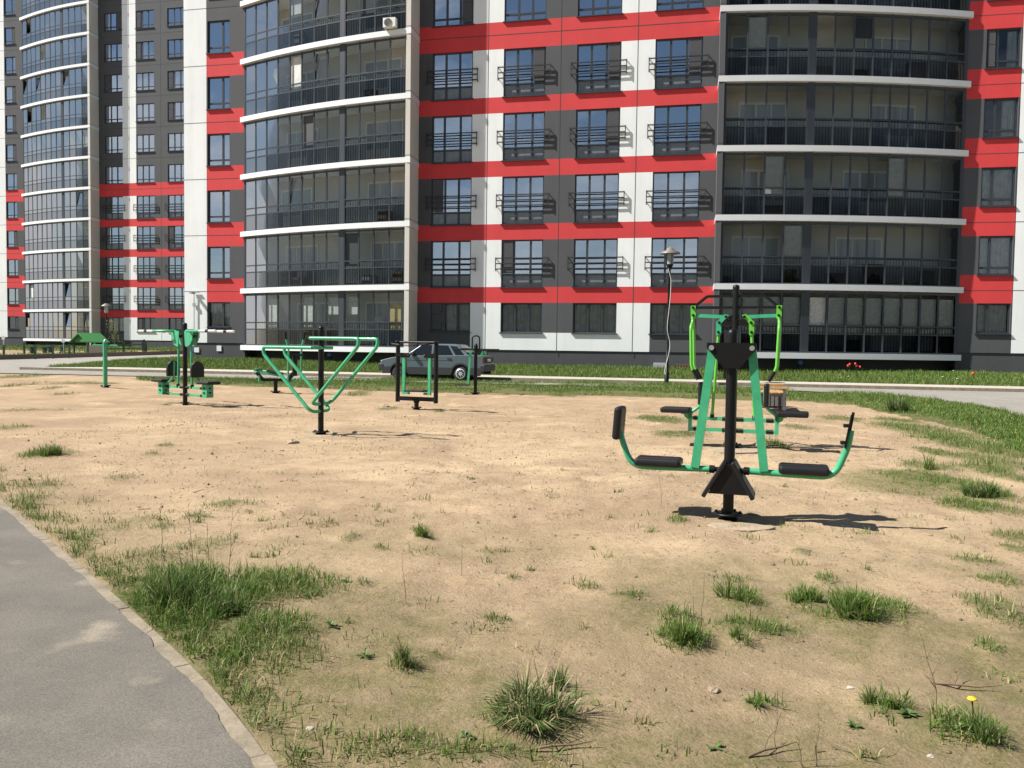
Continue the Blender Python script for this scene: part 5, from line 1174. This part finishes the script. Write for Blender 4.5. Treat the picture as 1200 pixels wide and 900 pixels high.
# play hut
h0 = yard(103, 412, 56); k = 56/F
T = thing('play_hut', 'small play hut with green gabled roof and a tan side wall', 'play hut', h0, R(-24))
zr = at(100, 390, 56).z-h0.z; ze = at(100, 399.5, 56).z-h0.z
m_ = MB()
for sg in (-1, 1): m_.prism([(-.0, -.75, zr), (sg*.88, -.75, ze-.05), (sg*.88, -.75, ze-.12), (-.0, -.75, zr-.09)], (0, 1.75, 0))
m_.build('roof', mat('hut_green', (.05, .22, .06), .5, var=.1), T)
m_ = MB(); m_.prism([(-.72, -.6, ze-.05), (.72, -.6, ze-.05), (0, -.6, zr-.1)], (0, .03, 0)); m_.prism([(-.72, .85, ze-.05), (.72, .85, ze-.05), (0, .85, zr-.1)], (0, .03, 0)); m_.build('gable', mat('hut_green', (.05, .22, .06), .5), T)
for xx, yy in ((-.65, -.55), (.65, -.55), (-.65, .85), (.65, .85)):
    m_ = MB(); m_.beam((xx, yy, -.05), (xx, yy, ze-.02), .1, .1); m_.build('leg', GP, T)
m_ = MB(); m_.box(.66, .71, -.5, .8, .0, ze-.28); m_.box(-.6, .6, .80, .84, .0, ze-.35); m_.box(.64, .665, .1, .45, ze-.26, ze-.08, 1); m_.build('side_wall', [mat('hut_tan', (.35, .3, .24), .8), BLACK], T)
# mesh fence along the kerb
T = thing('yard_fence', 'thin dark green mesh fence round the play yard', 'fence', yard(40, 417, 47))
o0 = Vector(T.location)
fp = [yard(4.5, 417.5, 46), yard(41.5, 416.5, 47), yard(62, 416, 48), yard(81.5, 416, 49)]
for q in fp:
    m_ = MB(); q = q-o0; m_.beam(q-Vector((0, 0, .1)), q+Vector((0, 0, .85)), .09, .09); m_.build('post', GP, T)
m_ = MB()
for i in range(3):
    a, b = fp[i]-o0, fp[i+1]-o0
    for z in (.2, .45, .8): m_.beam(a+Vector((0, 0, z)), b+Vector((0, 0, z)), .012, .012)
m_.build('wire', GP, T)
T = thing('yard_fence', 'dark three rail fence between the play hut and the near tower', 'fence', yard(150, 412, 60)); o0 = Vector(T.location)
fp = [yard(116, 412, 58), yard(145, 412, 60), yard(169, 411, 62)]
for q in fp:
    m_ = MB(); q = q-o0; m_.beam(q-Vector((0, 0, .1)), q+Vector((0, 0, 1.0)), .11, .11); m_.build('post', GP, T)
m_ = MB()
for i in range(2):
    for z in (.35, .62, .92): m_.beam(fp[i]-o0+Vector((0, 0, z)), fp[i+1]-o0+Vector((0, 0, z)), .05, .07)
m_.build('rail', GP, T)
m_ = MB(); q = fp[2]-o0; m_.box(q.x-.25, q.x+.1, q.y+.2, q.y+.26, 0, .95); m_.build('gate', GP, T)
for px, py, Y, lab in ((4.3, 413, 50, 'white notice board on a post at the far left of the play yard'), (74.5, 412, 56, 'white notice board on a post left of the play hut')):
    q = yard(px, py, Y); T = thing('notice_board', lab, 'sign', q); zz = at(px, 397 if px < 50 else 400.5, Y).z-q.z
    m_ = MB(); m_.beam((0, 0, -.1), (0, 0, zz), .05, .05); m_.build('post', STEEL, T)
    m_ = MB(); m_.box(-.09*Y/50, .09*Y/50, -.04, -.02, zz-.05, zz+.17); m_.build('board', FRAMEW, T)
for px, py, Y, lab in ((28.5, 412, 55, 'single dark post of the yard standing between the fence posts'),):
    q = yard(px, py, Y); m_ = MB(); m_.beam((0, 0, -.1), (0, 0, .8), .1, .1); o = m_.build('yard_post', GP); o.location = q; tag(o, lab, 'post')
for px, Y, lab in ((45, 58, 'dark picnic bench in the yard left of its twin'), (66, 60, 'dark picnic bench in the yard nearer the play hut')):
    q = yard(px, 410, Y); T = thing('yard_bench', lab, 'bench', q, R(-10))
    m_ = MB(); m_.box(-.8, .8, -.2, .2, .42, .48); m_.build('seat', GP, T)
    for xx in (-.5, .5): m_ = MB(); m_.box(xx-.06, xx+.06, -.17, .17, -.05, .42); m_.build('leg', GP, T)
# sapling with bare twigs by the far lamp
q = yard(134, 411, 60); T = thing('sapling', 'thin nearly bare sapling behind the lone green post', 'tree', q)
m_ = MB(); rd_ = random.Random(2); m_.tube([(0, 0, -.1), (.03, 0, 1.1), (-.02, 0, 2.0)], [.04, .03, .012], 7)
for k_ in range(26):
    z = rd_.uniform(.6, 1.9); a = rd_.uniform(0, 6.28); l = rd_.uniform(.25, .7); p0 = Vector((0, 0, z)); p1 = p0+Vector((math.cos(a)*l*.7, math.sin(a)*l*.7, l*.7)); m_.tube([p0, (p0+p1)/2+Vector((0, 0, -.03)), p1], [.012, .008, .004], 4)
m_.build('trunk', mat('bark_grey', (.12, .095, .075), .9), T)
lv = []; n = 260; pz = rng.uniform(.8, 2.4, n); a = rng.random(n)*6.28; r_ = rng.random(n)*.6
V, Fc, tt = blades(np.stack([r_*np.cos(a), r_*np.sin(a), pz], 1), rng.uniform(.05, .1, n), rng.normal(0, .5, (n, 2)), np.full(n, .05), tints(n, .3)); lo = np_mesh('crown', V, Fc, [GRASS], {'tint': tt}, smooth=False); lo.parent = T

# ------------------------------------------------------------------ the wood behind the camera, which the windows mirror
n = 60000; k = rng.integers(0, 60, n); tx = np.linspace(-110, 110, 60)+rng.normal(0, 1, 60); hgt = rng.uniform(8, 14, 60)
r0 = rng.random((n, 3))-.5; r0 /= np.linalg.norm(r0, axis=1)[:, None]; r0 *= (rng.random(n)**.4)[:, None]
c = np.stack([tx[k]+r0[:, 0]*3.6, -58+rng.normal(0, 2, 60)[k]+r0[:, 1]*3, hgt[k]*.52+r0[:, 2]*hgt[k]*.5], 1)
V, Fc, tt = blades(c, np.full(n, 1.0), rng.normal(0, .7, (n, 2)), np.full(n, .9), tints(n, .02)*.7)
wd = np_mesh('far_wood', V, Fc, [grass_mat('leaf', (.06, .095, .02), (.13, .17, .04), (.15, .17, .05))], {'tint': tt}, smooth=False); tag(wd, 'far line of green trees behind the viewer, seen in the windows', 'wood', kind='stuff')
